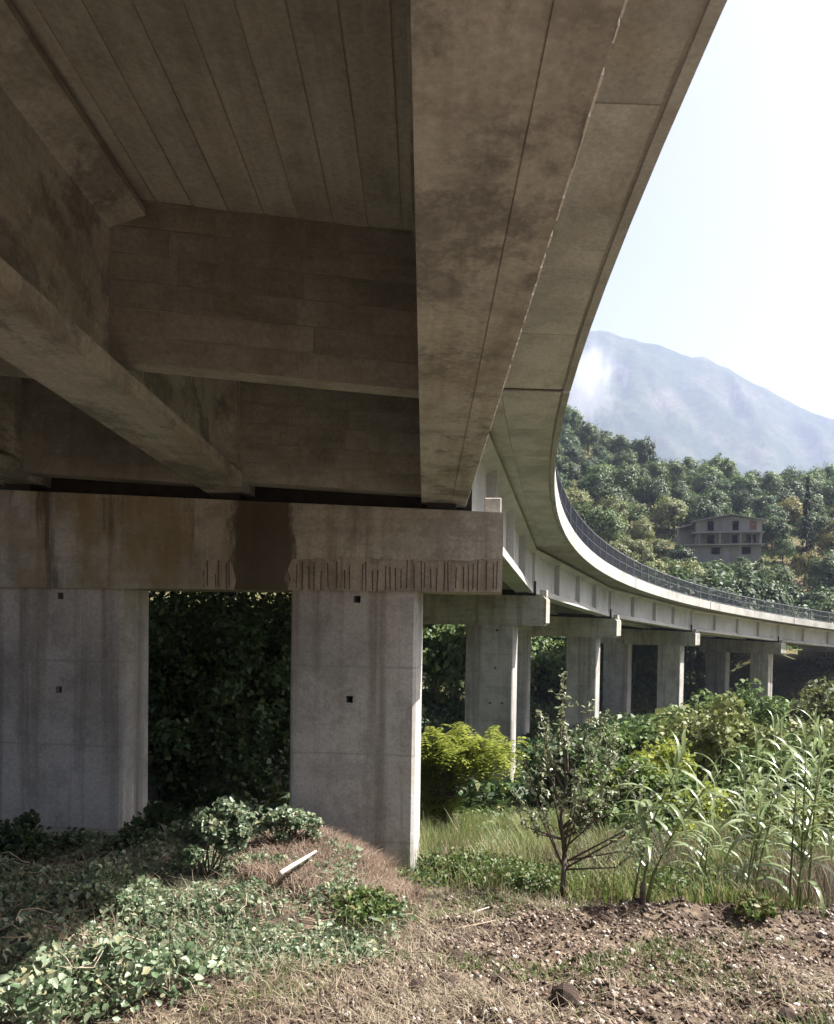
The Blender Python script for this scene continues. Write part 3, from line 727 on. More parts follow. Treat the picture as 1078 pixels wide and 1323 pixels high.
for (x, y, z, rad, ht, ptx, pty, pby, pr) in sorted(pool, key=lambda q: q[5]):
    dn = fbm(np.array([x / 22.]), np.array([y / 22.]), 2)[0]
    kind = 0 if dn < -.10 else (1 if dn < .10 else 2)
    if random.random() < .18: kind = random.choice([0, 1, 2])
    if 985 < ptx < 1090 and 640 < pty < 720 and random.random() < .45: kind = 3
    if y > 200 and kind == 2: kind = 1
    zone = ('on the hill crest below the mountain' if pty < 625 else 'on the slope above the ruined house' if pty < 672 else
            'on the slope left of the ruined house' if ptx < 885 else 'in front of the ruined house' if ptx < 985 and y < hy else 'beside the cypress right of the house' if pty < 730 else 'just above the railing at right')
    ck = count.get((kind, zone), 0); count[(kind, zone)] = ck + 1
    lab = f'{KN[kind]} tree {zone}, {ordinal(ck)} from left'
    tree('broadleaf_tree', x, y, rad, ht, kind, random.randrange(3), lab, f'{KN[kind]} trees {zone}', z); placed += 1
print('hill trees', placed)

p = at(898, 740, 136); tree('house_tree', p.x, 136, 2.6, 5.0, 1, 1, 'round green tree at the left foot of the ruined house', 'trees hiding the foot of the house')
p = at(925, 740, 133); tree('house_tree', p.x, 133, 2.4, 4.4, 2, 1, 'pale olive tree before the middle of the ruined house base', 'trees hiding the foot of the house')
p = at(955, 740, 134); tree('house_tree', p.x, 134, 2.8, 4.8, 2, 2, 'olive tree before the right part of the ruined house base', 'trees hiding the foot of the house')
p = at(975, 740, 138); tree('house_tree', p.x, 138, 2.8, 6.4, 1, 0, 'green tree at the right corner of the ruined house', 'trees hiding the foot of the house')
p = at(880, 740, 142); tree('house_tree', p.x, 142, 2.6, 5.4, 0, 1, 'dark tree hugging the left corner of the ruined house', 'trees hiding the foot of the house')
# scrub between the hill trees
N = 70000; Yd = rng.uniform(70, 330, N); Xd = rng.uniform(.1, .62, N) * Yd; s_, u_ = su(Xd, Yd); k = (u_ > 13) & ~((np.abs(Xd - hx) < 9.5) & (np.abs(Yd - hy) < 12))
P = np.stack([Xd, Yd, terrain(Xd, Yd) + rng.uniform(0, 1.1, N)], 1)[k]
so = link('scrub', npmesh('scrub', *leaves(P, .42, .8, .3)), None, M_TREE[1]); tag(so, 'low green scrub covering the hillside between the trees', None, None, 'stuff')

# cypress
cp_ = at(1043, 690, 158); ctop = at(1043, 616, 158).z; cp_.z = tz(cp_.x, cp_.y); ch_ = ctop - cp_.z
(V, Q_), cc = crown(7000, 130, 1.55, ch_ * .5, .26, 77, 'cone'); V[:, 2] += ch_ * .5
cy = empty('cypress_tree', (cp_.x, cp_.y, cp_.z), True); tag(cy, 'tall narrow dark cypress right of the ruined house', 'tree')
link('crown', npmesh('crown', V, Q_), cy, leafmat('cypress_foliage', [(.012, .022, .012), (.02, .034, .018), (.03, .045, .022)], .6, .1, .2, .05)); T_ = Tubes(); T_.add([(0, 0, -1), (0, 0, 1), (0, 0, ch_ * .9)], [.22, .2, .04], 7); link('trunk', T_.mesh('trunk'), cy, M_BARK)

# trees behind the viaduct, seen between the columns
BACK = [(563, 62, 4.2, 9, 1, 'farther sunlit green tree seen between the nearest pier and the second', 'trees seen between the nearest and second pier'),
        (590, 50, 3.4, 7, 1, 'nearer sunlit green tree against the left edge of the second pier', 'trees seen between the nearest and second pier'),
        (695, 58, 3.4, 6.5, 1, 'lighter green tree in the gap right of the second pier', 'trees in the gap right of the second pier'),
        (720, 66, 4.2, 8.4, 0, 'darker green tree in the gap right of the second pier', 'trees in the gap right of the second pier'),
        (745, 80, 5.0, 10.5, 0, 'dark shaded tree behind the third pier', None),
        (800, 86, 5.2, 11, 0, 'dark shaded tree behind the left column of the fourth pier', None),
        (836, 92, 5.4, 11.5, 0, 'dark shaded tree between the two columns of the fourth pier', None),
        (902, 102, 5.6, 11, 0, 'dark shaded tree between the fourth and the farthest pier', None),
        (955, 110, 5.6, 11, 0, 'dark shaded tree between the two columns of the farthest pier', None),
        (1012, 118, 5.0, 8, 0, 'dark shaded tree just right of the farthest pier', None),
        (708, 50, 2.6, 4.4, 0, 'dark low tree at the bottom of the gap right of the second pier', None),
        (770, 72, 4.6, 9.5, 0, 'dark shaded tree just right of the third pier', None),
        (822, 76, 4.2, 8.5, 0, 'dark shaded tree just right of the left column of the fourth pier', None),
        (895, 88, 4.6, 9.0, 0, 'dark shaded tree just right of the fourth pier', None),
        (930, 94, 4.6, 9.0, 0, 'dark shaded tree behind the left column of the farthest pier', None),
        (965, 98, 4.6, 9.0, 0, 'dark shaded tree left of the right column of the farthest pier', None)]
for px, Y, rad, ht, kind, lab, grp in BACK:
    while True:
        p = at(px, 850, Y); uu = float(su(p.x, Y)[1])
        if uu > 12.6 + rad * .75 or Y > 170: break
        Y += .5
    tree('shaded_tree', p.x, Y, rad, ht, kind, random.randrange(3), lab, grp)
# leafy wall behind the nearest pier
WALL = [(205, 17.0, 1.7, 5.2), (262, 18.5, 2.0, 6.2), (318, 17.5, 1.8, 5.6), (372, 18.5, 1.9, 6.0), (235, 22, 2.8, 8.4), (300, 24, 3.0, 9.0), (365, 23, 2.8, 8.6), (140, 22, 2.8, 8.4), (430, 27, 2.8, 8.0)]
for k, (px, Y, rad, ht) in enumerate(WALL):
    p = at(px, 900, Y)
    (V, Q_), cc = crown(11000, 80, rad, ht * .52, .125, 300 + k, 'round', .3); lift = ht * .44; V = V + np.array([0, 0, lift])
    nm = 'bushy_tree'; r = empty(nm, (p.x, Y, tz(p.x, Y)), True)
    tag(r, ['dark leafy tree right beside the left near column, in the gap', 'dark leafy tree in the middle of the gap between the near columns, front row', 'dark leafy tree right of the middle in the gap between the near columns', 'dark leafy tree beside the right near column, mostly hidden by it',
            'dark tree in the back row of the gap, towards its left', 'dark tree in the back row of the gap, at its middle', 'dark tree in the back row of the gap, towards its right', 'dark tree hidden behind the left near column', 'dark tree standing behind the right near column'][k], 'tree', 'dark trees behind the nearest pier')
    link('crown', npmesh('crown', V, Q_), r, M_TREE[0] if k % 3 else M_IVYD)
    link('trunk', branch_tree(cc + np.array([0, 0, lift]), ht * .45, 40 + k, .12, 18).mesh('trunk'), r, M_BARK)

# ------------------------------------------------------------------ ruined house
M_HW = concrete('house_concrete', (.27, .262, .25), streak=(.8, .8, .1), amount=.6, seed=12, big=.12, warm=.3)
M_ROOF = plain('house_roof', (.23, .22, .21), .9, .3, 1.2)
M_RED = plain('faded_red_boards', (.20, .105, .085), .85, .3, 3)
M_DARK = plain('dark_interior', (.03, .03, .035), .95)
ho = empty('ruined_house', (HOUSE.x, HOUSE.y, HOUSE.z), True); ho.rotation_euler = (0, 0, -.30); ho.scale = (1.1, 1.1, .92)
tag(ho, 'ruined grey unfinished concrete house with empty windows among trees on the hillside', 'house')
def wall_holes(x0, x1, z0, z1, holes, y, th):
    xs = sorted(set([x0, x1] + [h[0] for h in holes] + [h[1] for h in holes])); zs = sorted(set([z0, z1] + [h[2] for h in holes] + [h[3] for h in holes]))
    bm = bmesh.new()
    for a, b_ in zip(xs[:-1], xs[1:]):
        for c, d in zip(zs[:-1], zs[1:]):
            if any(h[0] <= (a + b_) / 2 <= h[1] and h[2] <= (c + d) / 2 <= h[3] for h in holes): continue
            bmesh.ops.create_cube(bm, size=1, matrix=Matrix.Translation(((a + b_) / 2, y + th / 2, (c + d) / 2)) @ Matrix.Diagonal((b_ - a, th, d - c, 1)))
    bmesh.ops.remove_doubles(bm, verts=bm.verts, dist=1e-4)
    seen = {}                                                # drop inner faces shared by neighbouring cells
    for fc in list(bm.faces):
        key = tuple(sorted(v.index for v in fc.verts)) if False else tuple(round(c, 3) for c in fc.calc_center_median())
        seen.setdefault(key, []).append(fc)
    bmesh.ops.delete(bm, geom=[f_ for k_ in seen.values() if len(k_) > 1 for f_ in k_], context='FACES_ONLY')
    me = bpy.data.meshes.new('front_wall'); bm.to_mesh(me); bm.free(); return me
up = [(-3.3, -2.3, 5.35, 7.25), (.65, 1.65, 5.35, 7.25), (3.3, 4.4, 5.35, 7.15)]
md = [(-3.3, -2.1, 2.7, 4.6), (.75, 1.6, 2.9, 4.6), (3.0, 3.7, 2.9, 4.6), (3.95, 4.5, 2.9, 4.6)]
lo = [(-2.6, -1.2, .5, 2.0), (2.2, 3.6, .5, 2.0)]
link('front_wall', wall_holes(-5.2, 5.2, 5.0, 7.3, up, -4, .3), ho, M_HW)
link('front_wall', wall_holes(-4.9, 4.9, 2.55, 4.75, md, -2.9, .3), ho, M_HW)
link('front_wall', wall_holes(-8.2, 5.2, -4, 2.3, lo, -4.1, .3), ho, M_HW)
bm = bmesh.new()
vs = [bm.verts.new(p) for p in ((-5.2, -4, 7.3), (5.2, -4, 7.3), (.3, -4, 8.25))]; fc = bm.faces.new(vs)
ex = bmesh.ops.extrude_face_region(bm, geom=[fc]); bmesh.ops.translate(bm, verts=[e for e in ex['geom'] if isinstance(e, bmesh.types.BMVert)], vec=(0, .3, 0)); bmesh.ops.recalc_face_normals(bm, faces=bm.faces)
me = bpy.data.meshes.new('gable'); bm.to_mesh(me); bm.free(); link('gable', me, ho, M_HW)
for (x0, x1, z0, z1) in [(-5.9, 5.6, 4.75, 5.0), (-8.5, 5.7, 2.3, 2.55)]:
    link('floor_slab', boxm('floor_slab', x0, x1, -5.0, 4.0, z0, z1), ho, M_HW)
link('side_wall', boxm('side_wall', -5.2, -4.9, -3.7, 3.7, 2.55, 7.3), ho, M_HW); link('side_wall', boxm('side_wall', 4.9, 5.2, -3.7, 3.7, 2.55, 7.3), ho, M_HW)
link('side_wall', boxm('side_wall', -8.2, -7.9, -3.8, 4, -4, 2.3), ho, M_HW); link('side_wall', boxm('side_wall', 4.9, 5.2, -3.8, 4, -4, 2.3), ho, M_HW)
link('back_wall', boxm('back_wall', -8.2, 5.2, 4.003, 4.3, -4, 7.3), ho, M_HW)
for k, pts in enumerate([((-5.9, 7.12), (.3, 8.42)), ((.3, 8.42), (5.9, 7.12))]):
    (xa, za), (xb, zb_) = pts
    link('roof_slope', hexmesh('roof_slope', [(xa, -4.6, za), (xb, -4.6, zb_), (xb, 4.6, zb_), (xa, 4.6, za)], [(xa, -4.6, za + .2), (xb, -4.6, zb_ + .2), (xb, 4.6, zb_ + .2), (xa, 4.6, za + .2)]), ho, M_ROOF)
link('wing_roof', hexmesh('wing_roof', [(-8.4, -3.4, 5.9), (-5.22, -3.4, 7.0), (-5.22, 3.8, 7.0), (-8.4, 3.8, 5.9)], [(-8.4, -3.4, 6.1), (-5.22, -3.4, 7.2), (-5.22, 3.8, 7.2), (-8.4, 3.8, 6.1)]), ho, M_ROOF)
link('wing_wall', boxm('wing_wall', -8.0, -5.203, -1.0, -.7, 2.55, 6.0), ho, M_HW)
link('wing_post', boxm('wing_post', -8.2, -7.95, -3.3, -3.05, 2.55, 5.98), ho, M_HW)
o = link('window_board', boxm('window_board', 3.32, 4.38, -3.88, -3.84, 5.37, 7.12), ho, M_RED); o['label'] = 'faded red boards closing the right upper window'
for h in up[:2]: link('inner_wall', boxm('inner_wall', h[0] - .6, h[1] + .6, -1.5, -1.4, 5.0, 7.25), ho, M_DARK)
for x in (-4.6, -1.3, 1.9, 5.1): link('terrace_post', boxm('terrace_post', x - .11, x + .11, -4.9, -4.68, 2.55, 4.75), ho, M_HW)

# ------------------------------------------------------------------ ground cover
def veg(X, Y): return np.clip(.13 + fbm(X * 1.3 + 5, Y * 1.3, 4) * .5, .015, .42) * np.interp(Y, [8.5, 11], [1, .55])
IVYP = [(-600, 1050), (60, 1062), (330, 1066), (405, 1082), (450, 1130), (520, 1200), (500, 1236), (400, 1246), (330, 1256), (260, 1292), (120, 1330), (-100, 1420), (-900, 1500)]
P = ground_pts(275000, IVYP, (-7.5, .4), (4.6, 14.5), 10)
nz_ = fbm(P[:, 0] * 1.6, P[:, 1] * 1.6 + 8, 3); keep = rng.random(len(P)) < np.clip(.66 + nz_ * 1.7, .10, 1); P = P[keep]
hv = veg(P[:, 0], P[:, 1]); P[:, 2] += hv * np.sqrt(rng.random(len(P)))
print('ivy', len(P))
o = link('ivy_cover', npmesh('ivy_cover', *leaves6(P, .054, .85, .4, .3)), None, M_IVY); tag(o, 'low green creeping ivy covering the bank at lower left', None, None, 'stuff')
P = ground_pts(70000, IVYP, (-7.5, .4), (4.6, 13), 30); P = P[rng.random(len(P)) < .12]; P[:, 2] += veg(P[:, 0], P[:, 1]) * .5
o = link('dry_stalks', npmesh('dry_stalks', *blades(P, .2, .006, 1.6, 2)), None, M_STRAW); tag(o, 'dry brown stalks and litter tangled in the ivy', None, None, 'stuff')
T_ = Tubes(); rv = random.Random(21)                          # creeping stems over the bank
for k in range(420):
    x, y = rv.uniform(-5.5, .1), rv.uniform(5.2, 11.5); a = rv.uniform(0, 6.28); pts = []
    for q in range(6):
        pts.append((x, y)); a += rv.gauss(0, .5); x += math.cos(a) * .13; y += math.sin(a) * .13
    pa = np.array(pts); zz = terrain(pa[:, 0], pa[:, 1]) + veg(pa[:, 0], pa[:, 1]) * rv.uniform(.4, 1.05)
    ppx, ppy = pix(np.stack([pa[:, 0], pa[:, 1], zz], 1))
    if not inpoly(ppx[:1], ppy[:1], IVYP)[0]: continue
    T_.add([(p[0], p[1], z_) for p, z_ in zip(pts, zz)], [.005] * 5 + [.002], 4)
o = link('creeping_stems', T_.mesh('creeping_stems'), None, M_TWIG); tag(o, 'thin woody creeper stems running through the ivy', None, None, 'stuff')
LIT = [(-40, 1330), (60, 1310), (200, 1272), (330, 1246), (440, 1248), (500, 1200), (420, 1090), (520, 1110), (640, 1120), (760, 1160), (860, 1200), (1200, 1240), (1200, 1500), (-150, 1500), (0, 1345)]
P = ground_pts(150000, LIT, (-4.5, 6.5), (4.5, 11.5), 14); nz_ = fbm(P[:, 0] * 1.3 + 2, P[:, 1] * 1.3, 3); P = P[rng.random(len(P)) < np.clip(.46 + nz_ * 1.5 - .26 * np.clip(P[:, 0], 0, 3), np.where(P[:, 0] < .3, .4, .06), .95)]
o = link('straw_litter', npmesh('straw_litter', *blades(P, .085, .006, 2.4, 2)), None, M_STRAW); tag(o, 'dry straw litter strewn over the bare ground', None, None, 'stuff')
BR = [(330, 1078), (400, 1076), (545, 1112), (470, 1128), (520, 1145), (540, 1165), (490, 1185), (420, 1165), (320, 1140)]
P = ground_pts(60000, BR, (-2.6, .8), (8, 13), 8); P[:, 2] += rng.uniform(0, .10, len(P)) * np.clip(1 - (P[:, 0] + 1) / 1.6, .15, 1)
o = link('dry_brush', npmesh('dry_brush', *blades(P, .15, .008, 2.0, 2)), None, M_BRUSH); tag(o, 'heap of reddish brown dry brush before the right near column', None, None, 'stuff')
P = ground_pts(90000, LIT, (-4.5, 6.5), (4.5, 11.5), 14); P = P[rng.random(len(P)) < .32]; P[:, 2] += .012
o = link('leaf_litter', npmesh('leaf_litter', *leaves(P, .036, .7, .8, .3)), None, M_BRUSH); tag(o, 'brown leaf litter and chaff lying on the ground', None, None, 'stuff')
P = ground_pts(120000, LIT, (-4.5, 6.5), (4.5, 11.5), 14); nz_ = fbm(P[:, 0] * .9 + 12, P[:, 1] * 1.1 + 4, 3); P = P[rng.random(len(P)) < np.clip(nz_ * 2.2 - .12, 0, .8)]
o = link('short_grass', npmesh('short_grass', *blades(P, .08, .006, 1.0, 2)), None, M_WEED); tag(o, 'short green grass patches on the trampled ground', None, None, 'stuff')
# crumbs of soil
def crumbs(P, size):
    N = len(P); base = np.array([(1, 0, 0), (-1, 0, 0), (0, 1, 0), (0, -1, 0), (0, 0, .8), (0, 0, -.8)], float)
    F_ = np.array([(0, 2, 4), (2, 1, 4), (1, 3, 4), (3, 0, 4), (2, 0, 5), (1, 2, 5), (3, 1, 5), (0, 3, 5)])
    a = rng.uniform(0, 6.28, N); ca, sa = np.cos(a), np.sin(a)
    B = base[None] * rng.uniform(.5, 1.3, (N, 6, 1)); X = B[..., 0] * ca[:, None] - B[..., 1] * sa[:, None]; Yv = B[..., 0] * sa[:, None] + B[..., 1] * ca[:, None]
    V = np.stack([X, Yv, B[..., 2]], -1) * (size * rng.uniform(.4, 1.5, N) ** 1.6)[:, None, None] + P[:, None]
    return V.reshape(-1, 3), (np.arange(N)[:, None, None] * 6 + F_[None]).reshape(-1, 3)
SOIL = [(540, 1160), (700, 1140), (800, 1150), (930, 1160), (1200, 1150), (1200, 1500), (300, 1500), (420, 1260), (520, 1220)]
M_CRUMB = leafmat('soil_crumb', [(.04, .029, .023), (.065, .047, .037), (.095, .07, .056), (.14, .108, .088), (.34, .30, .265)], .95, 0.0, .1)
P = ground_pts(150000, SOIL, (-2, 6.5), (4.5, 9.5), 12); P = P[rng.random(len(P)) < .26]
o = link('soil_crumbs', npmesh('soil_crumbs', *crumbs(P, .018)), None, M_CRUMB); tag(o, 'crumbly brown soil of the worked strip at lower right', None, None, 'stuff')
# grass
GR = [(545, 1062), (640, 1045), (700, 1000), (1200, 940), (1200, 1172), (930, 1180), (800, 1166), (700, 1150), (560, 1140), (545, 1110)]
P = ground_pts(300000, GR, (-.3, 9.0), (7.8, 22), 17); nz_ = fbm(P[:, 0] * .8, P[:, 1] * .8 + 30, 3); P = P[rng.random(len(P)) < np.clip(.42 + nz_ * 1.3, .06, .9)]
hh_ = np.clip(.30 + fbm(P[:, 0] * 1.4 + 9, P[:, 1] * 1.4, 3) * .75, .06, .9) * np.interp(P[:, 1], [8, 9.2, 11], [.45, .8, 1.15]); print('grass', len(P))
o = link('tall_grass', npmesh('tall_grass', *blades(P, hh_, .012, .8, 2)), None, M_GRASS); tag(o, 'tall unmown grass between the soil strip and the piers', None, None, 'stuff')
P = ground_pts(110000, GR, (-.3, 9.0), (8.2, 18), 9); nz_ = fbm(P[:, 0] * .9 + 60, P[:, 1] * .9, 3); P = P[rng.random(len(P)) < np.clip(.38 + nz_ * 2.2, .0, .95)]; P[:, 2] += rng.uniform(0, .38, len(P))
o = link('weeds', npmesh('weeds', *leaves(P, .062, .5, .4)), None, M_WEED); tag(o, 'leafy green weeds growing through the tall grass', None, None, 'stuff')
P = ground_pts(60000, GR, (-.3, 9.0), (8.4, 16), 16); P = P[rng.random(len(P)) < np.clip(.3 + fbm(P[:, 0] * .7 + 33, P[:, 1] * .7, 3) * 1.8, .02, .8)]
o = link('dry_weed_stalks', npmesh('dry_weed_stalks', *blades(P, .55, .009, .5, 3)), None, M_STRAW); tag(o, 'tan dry weed stalks standing in the tall grass', None, None, 'stuff')
N = 80000; Yd = 15 + 47 * rng.uniform(0, 1, N) ** 1.5; Xd = Yd * rng.uniform(.0, .62, N); s_, u_ = su(Xd, Yd); P = np.stack([Xd, Yd, terrain(Xd, Yd)], 1)[u_ < 3]
P[:, 2] += rng.uniform(0, .3, len(P)) + rng.uniform(0, .02, len(P)) * (P[:, 1] - 15)
o = link('far_undergrowth', npmesh('far_undergrowth', *leaves(P, .12 + .006 * (P[:, 1] - 15), .5, .3)), None, M_WEED); tag(o, 'rough green undergrowth in the field inside the bend', None, None, 'stuff')
N = 50000; Yd = rng.uniform(13, 30, N); Xd = Yd * rng.uniform(-.6, .0, N); P = np.stack([Xd, Yd, terrain(Xd, Yd)], 1); P[:, 2] += rng.uniform(0, 1.0, len(P)) * (1 + fbm(Xd * .5, Yd * .5, 2) * 1.6)
N = 60000; Yd = rng.uniform(27, 95, N); Xd = Yd * rng.uniform(-.1, .62, N); s_, u_ = su(Xd, Yd); k = (u_ > -1) & (u_ < 30); P2 = np.stack([Xd, Yd, terrain(Xd, Yd)], 1)[k]; P2[:, 2] += rng.uniform(0, 1.3, len(P2)); P2 = leaves(P2, .42, .6, .3)
o = link('bank_undergrowth', npmesh('bank_undergrowth', *P2), None, M_IVYD); tag(o, 'dark undergrowth on the bank under the farther spans', None, None, 'stuff')
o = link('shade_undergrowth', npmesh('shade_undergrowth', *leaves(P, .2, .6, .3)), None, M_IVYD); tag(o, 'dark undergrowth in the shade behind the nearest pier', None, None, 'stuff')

# ------------------------------------------------------------------ bushes
def bush(name, px, Y, rad, ht, mat, leaf, N, label, cat='shrub', group=None, seed=0, clumps=30, sink=.0, hollow=.35):
    p = at(px, 1000, Y); z = tz(p.x, Y)
    (V, Q_), cc = crown(N, clumps, rad, ht * .5, leaf, 900 + seed, 'near' if Y < 20 else 'round', hollow); lift = ht * .5 - sink; nv = 6 if Y < 20 else 4
    V = V + np.array([0, 0, lift]); kv = V.reshape(-1, nv, 3)[:, 0, 2] > -.05; V = V.reshape(-1, nv, 3)[kv].reshape(-1, 3); nk = int(kv.sum()); b0 = np.arange(nk)[:, None] * nv
    Q_ = np.concatenate([b0 + np.array([[0, 1, 2, 3]]), b0 + np.array([[0, 3, 4, 5]])]) if nv == 6 else b0 + np.array([[0, 1, 2, 3]])
    r = empty(name, (p.x, Y, z), True); tag(r, label, cat, group)
    link('foliage', npmesh('foliage', V, Q_), r, mat)
    T_ = Tubes(); rg = random.Random(seed)
    for c in cc[:16]:
        c = Vector(c) + Vector((0, 0, lift)); b0 = Vector((rg.uniform(-.1, .1), rg.uniform(-.1, .1), -.1)); T_.add([b0, b0.lerp(c, .5) + Vector((0, 0, .1 * ht)), c], [.02 * rad + .006, .012 * rad + .004, .003], 5)
    link('stems', T_.mesh('stems'), r, M_BARK); return r
bush('ivy_bush', 268, 8.9, .44, .88, M_IVY, .062, 5200, 'rounded bush of pale glossy ivy leaves standing up from the bank', 'bush', None, 1, 26)
bush('ivy_bush', 372, 10.2, .42, .5, M_IVY, .06, 2000, 'small sunlit ivy tuft at the foot of the right near column', 'bush', None, 2, 16)
bush('ivy_bush', 470, 7.6, .45, .22, M_WEED, .05, 1500, 'low green leafy clump at the right end of the ivy', 'bush', None, 3, 16)
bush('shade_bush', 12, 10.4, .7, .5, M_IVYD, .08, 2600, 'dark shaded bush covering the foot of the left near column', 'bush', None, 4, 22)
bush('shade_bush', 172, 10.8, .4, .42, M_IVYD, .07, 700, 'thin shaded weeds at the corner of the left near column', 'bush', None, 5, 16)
bush('leafy_shrub', 815, 16.5, 1.2, 1.9, M_TREE[1], .12, 5200, 'green shrub right behind the young silvery tree', 'shrub', None, 6)
bush('leafy_shrub', 862, 17.0, 1.3, 2.3, M_LOC, .12, 4200, 'bright green shrub behind the leftmost reeds', 'shrub', None, 7)
bush('leafy_shrub', 925, 25, 2.3, 4.1, M_TREE[2], .2, 5200, 'olive shrub in front of the fourth and farthest piers', 'shrub', None, 8)
bush('leafy_shrub', 832, 28, 1.9, 3.7, M_TREE[1], .2, 4600, 'green shrub at the foot of the fourth pier left column', 'shrub', None, 9)
bush('leafy_shrub', 1000, 21, 1.9, 2.3, M_TREE[1], .16, 4600, 'green shrub behind the tall reeds at right', 'shrub', None, 10)
bush('leafy_shrub', 1062, 30, 2.4, 4.0, M_TREE[2], .2, 4600, 'olive brown shrub at the right picture edge', 'shrub', None, 11)
bush('leafy_shrub', 890, 34, 2.4, 4.6, M_TREE[1], .22, 4600, 'green shrub just below the fourth pier right column', 'shrub', None, 12)
bush('leafy_shrub', 968, 40, 2.6, 5.0, M_TREE[1], .25, 4600, 'green shrub at the foot of the farthest pier', 'shrub', None, 13)
bush('leafy_shrub', 745, 24, 1.7, 2.6, M_TREE[0], .18, 4000, 'dark green shrub at the foot of the third pier', 'shrub', None, 14)
bush('leafy_shrub', 1035, 14.5, 1.2, 1.3, M_TREE[2], .11, 3000, 'low olive shrub among the reed clumps', 'shrub', None, 15)
bush('leafy_shrub', 1048, 52, 3.2, 4.2, M_TREE[1], .3, 4600, 'green shrub on the bank under the farthest span', 'shrub', None, 19)
bush('leafy_shrub', 1080, 44, 3.0, 4.4, M_TREE[2], .3, 4600, 'olive shrub cut by the right picture edge below the farthest span', 'shrub', None, 20)
bush('weed_clump', 980, 7.6, .22, .24, M_GRASS, .05, 700, 'tiny green weed tuft on the edge of the soil at right', 'weed', None, 16, 10)
bush('weed_clump', 600, 10.6, .8, .38, M_WEED, .055, 2200, 'low green weeds right of the near column base', 'weed', None, 17, 18)
bush('weed_clump', 672, 10.0, .7, .36, M_WEED, .05, 1800, 'low green weeds left of the young silvery tree', 'weed', None, 18, 18)

# yellow-green shrub with feathery leaves beside the nearest pier
def pinnate(base, d, ln, nl, lw, up):
    """leaflets along a drooping rachis"""
    pts = []; side = d.cross(Vector((0, 0, 1))).normalized(); V = []; 
    for k in range(nl):
        t = (k + 1) / nl; c = base + d * ln * t + Vector((0, 0, up * t - .55 * ln * t * t)); pts.append(c)
        for sgn in (-1, 1):
            w = side * sgn; a = c; tip = c + w * lw * 2.4 + d * lw * .6 - Vector((0, 0, lw * .5)); m1 = c + w * lw * 1.2 + d * lw * .75; m2 = c + w * lw * 1.2 - d * lw * .35
            V += [a, m2, tip, m1]
    return V
lp = at(562, 1050, 16.5); lz = tz(lp.x, 16.5)
lo_ = empty('locust_shrub', (lp.x, 16.5, lz), True); tag(lo_, 'yellow-green shrub with feathery leaves right of the nearest pier', 'shrub')
T_ = Tubes(); V = []; rg = random.Random(4)
for k in range(96):
    if k < 70:                                               # flat spreading canopy reaching right
        a = rg.uniform(0, 6.28); q = math.sqrt(rg.random()); tip = Vector((.70 + math.cos(a) * q * 1.2, math.sin(a) * q * .8, 2.25 + .45 * math.sqrt(max(0, 1 - q * q)) - rg.random() * .75 * (1 - .3 * q)))
    else: tip = Vector((rg.uniform(-.35, .55), rg.uniform(-.4, .4), rg.uniform(.35, 1.9)))
    m_ = Vector((tip.x * .35, tip.y * .35, tip.z * .72))
    T_.add([(rg.uniform(-.1, .1), rg.uniform(-.1, .1), -.2), m_, tip], [.022, .012, .004], 5)
    for q in range(11):
        p = m_.lerp(tip, .45 + .55 * q / 10); aa = rg.uniform(0, 6.28); d = Vector((math.cos(aa), math.sin(aa), rg.uniform(-.35, .25))).normalized()
        V += pinnate(p, d, rg.uniform(.2, .4), 6, rg.uniform(.034, .052), .06)
link('stems', T_.mesh('stems'), lo_, M_BARK); link('foliage', npmesh('foliage', np.array([tuple(v) for v in V]), np.arange(len(V)).reshape(-1, 4)), lo_, M_LOC)
lp2 = at(362, 1020, 15.4); o2 = empty('locust_sapling', (lp2.x, 15.4, tz(lp2.x, 15.4)), True); tag(o2, 'yellow-green sapling at the left edge of the right near column', 'sapling')
T_ = Tubes(); V = []
for k in range(6):
    tip = Vector((rg.uniform(-.25, .35), rg.uniform(-.3, .3), rg.uniform(.7, 1.5))); T_.add([(0, 0, -.1), tip * .5, tip], [.014, .01, .004], 5)
    for q in range(4):
        aa = rg.uniform(0, 6.28); V += pinnate(tip * (.6 + .1 * q), Vector((math.cos(aa), math.sin(aa), .1)), .25, 6, .028, .05)
link('stems', T_.mesh('stems'), o2, M_BARK); link('foliage', npmesh('foliage', np.array([tuple(v) for v in V]), np.arange(len(V)).reshape(-1, 4)), o2, M_LOC)

# young tree with silvery leaves
yp = at(727, 1140, 9.4); yr = empty('young_tree', (yp.x, 9.4, tz(yp.x, 9.4)), True); tag(yr, 'young tree with small silvery leaves and low forking trunk in the grass', 'tree')
T_ = Tubes(); rg = random.Random(9); LP = []
fork = Vector((.02, 0, .52)); T_.add([(0, 0, -.1), (.01, 0, .25), fork], [.04, .033, .03], 8)
tips = [(-.48, .1, 1.75), (-.30, -.2, 2.15), (-.14, .1, 1.95), (.06, .1, 2.78), (.14, -.1, 2.2), (.34, .2, 2.05), (.58, -.15, 1.85), (.80, .1, 1.7), (-.62, .2, 1.35), (1.05, .0, 1.35), (1.15, .2, 1.05), (.22, -.3, 1.7), (.55, .35, 2.0), (-.25, .35, 1.6), (.95, -.3, .85), (.9, .3, 1.55), (-.45, -.3, 1.1), (.4, -.4, 1.35), (-.38, .2, 2.35), (.26, .15, 2.45), (.45, .1, 2.3), (-.05, -.25, 2.4), (.7, .25, 2.05), (1.2, -.1, 1.6)]
lead = [fork, Vector((-.03, .02, 1.0)), Vector((.05, .06, 1.55)), Vector((.03, .1, 2.1))]
T_.add(lead, [.028, .021, .014, .006], 7)
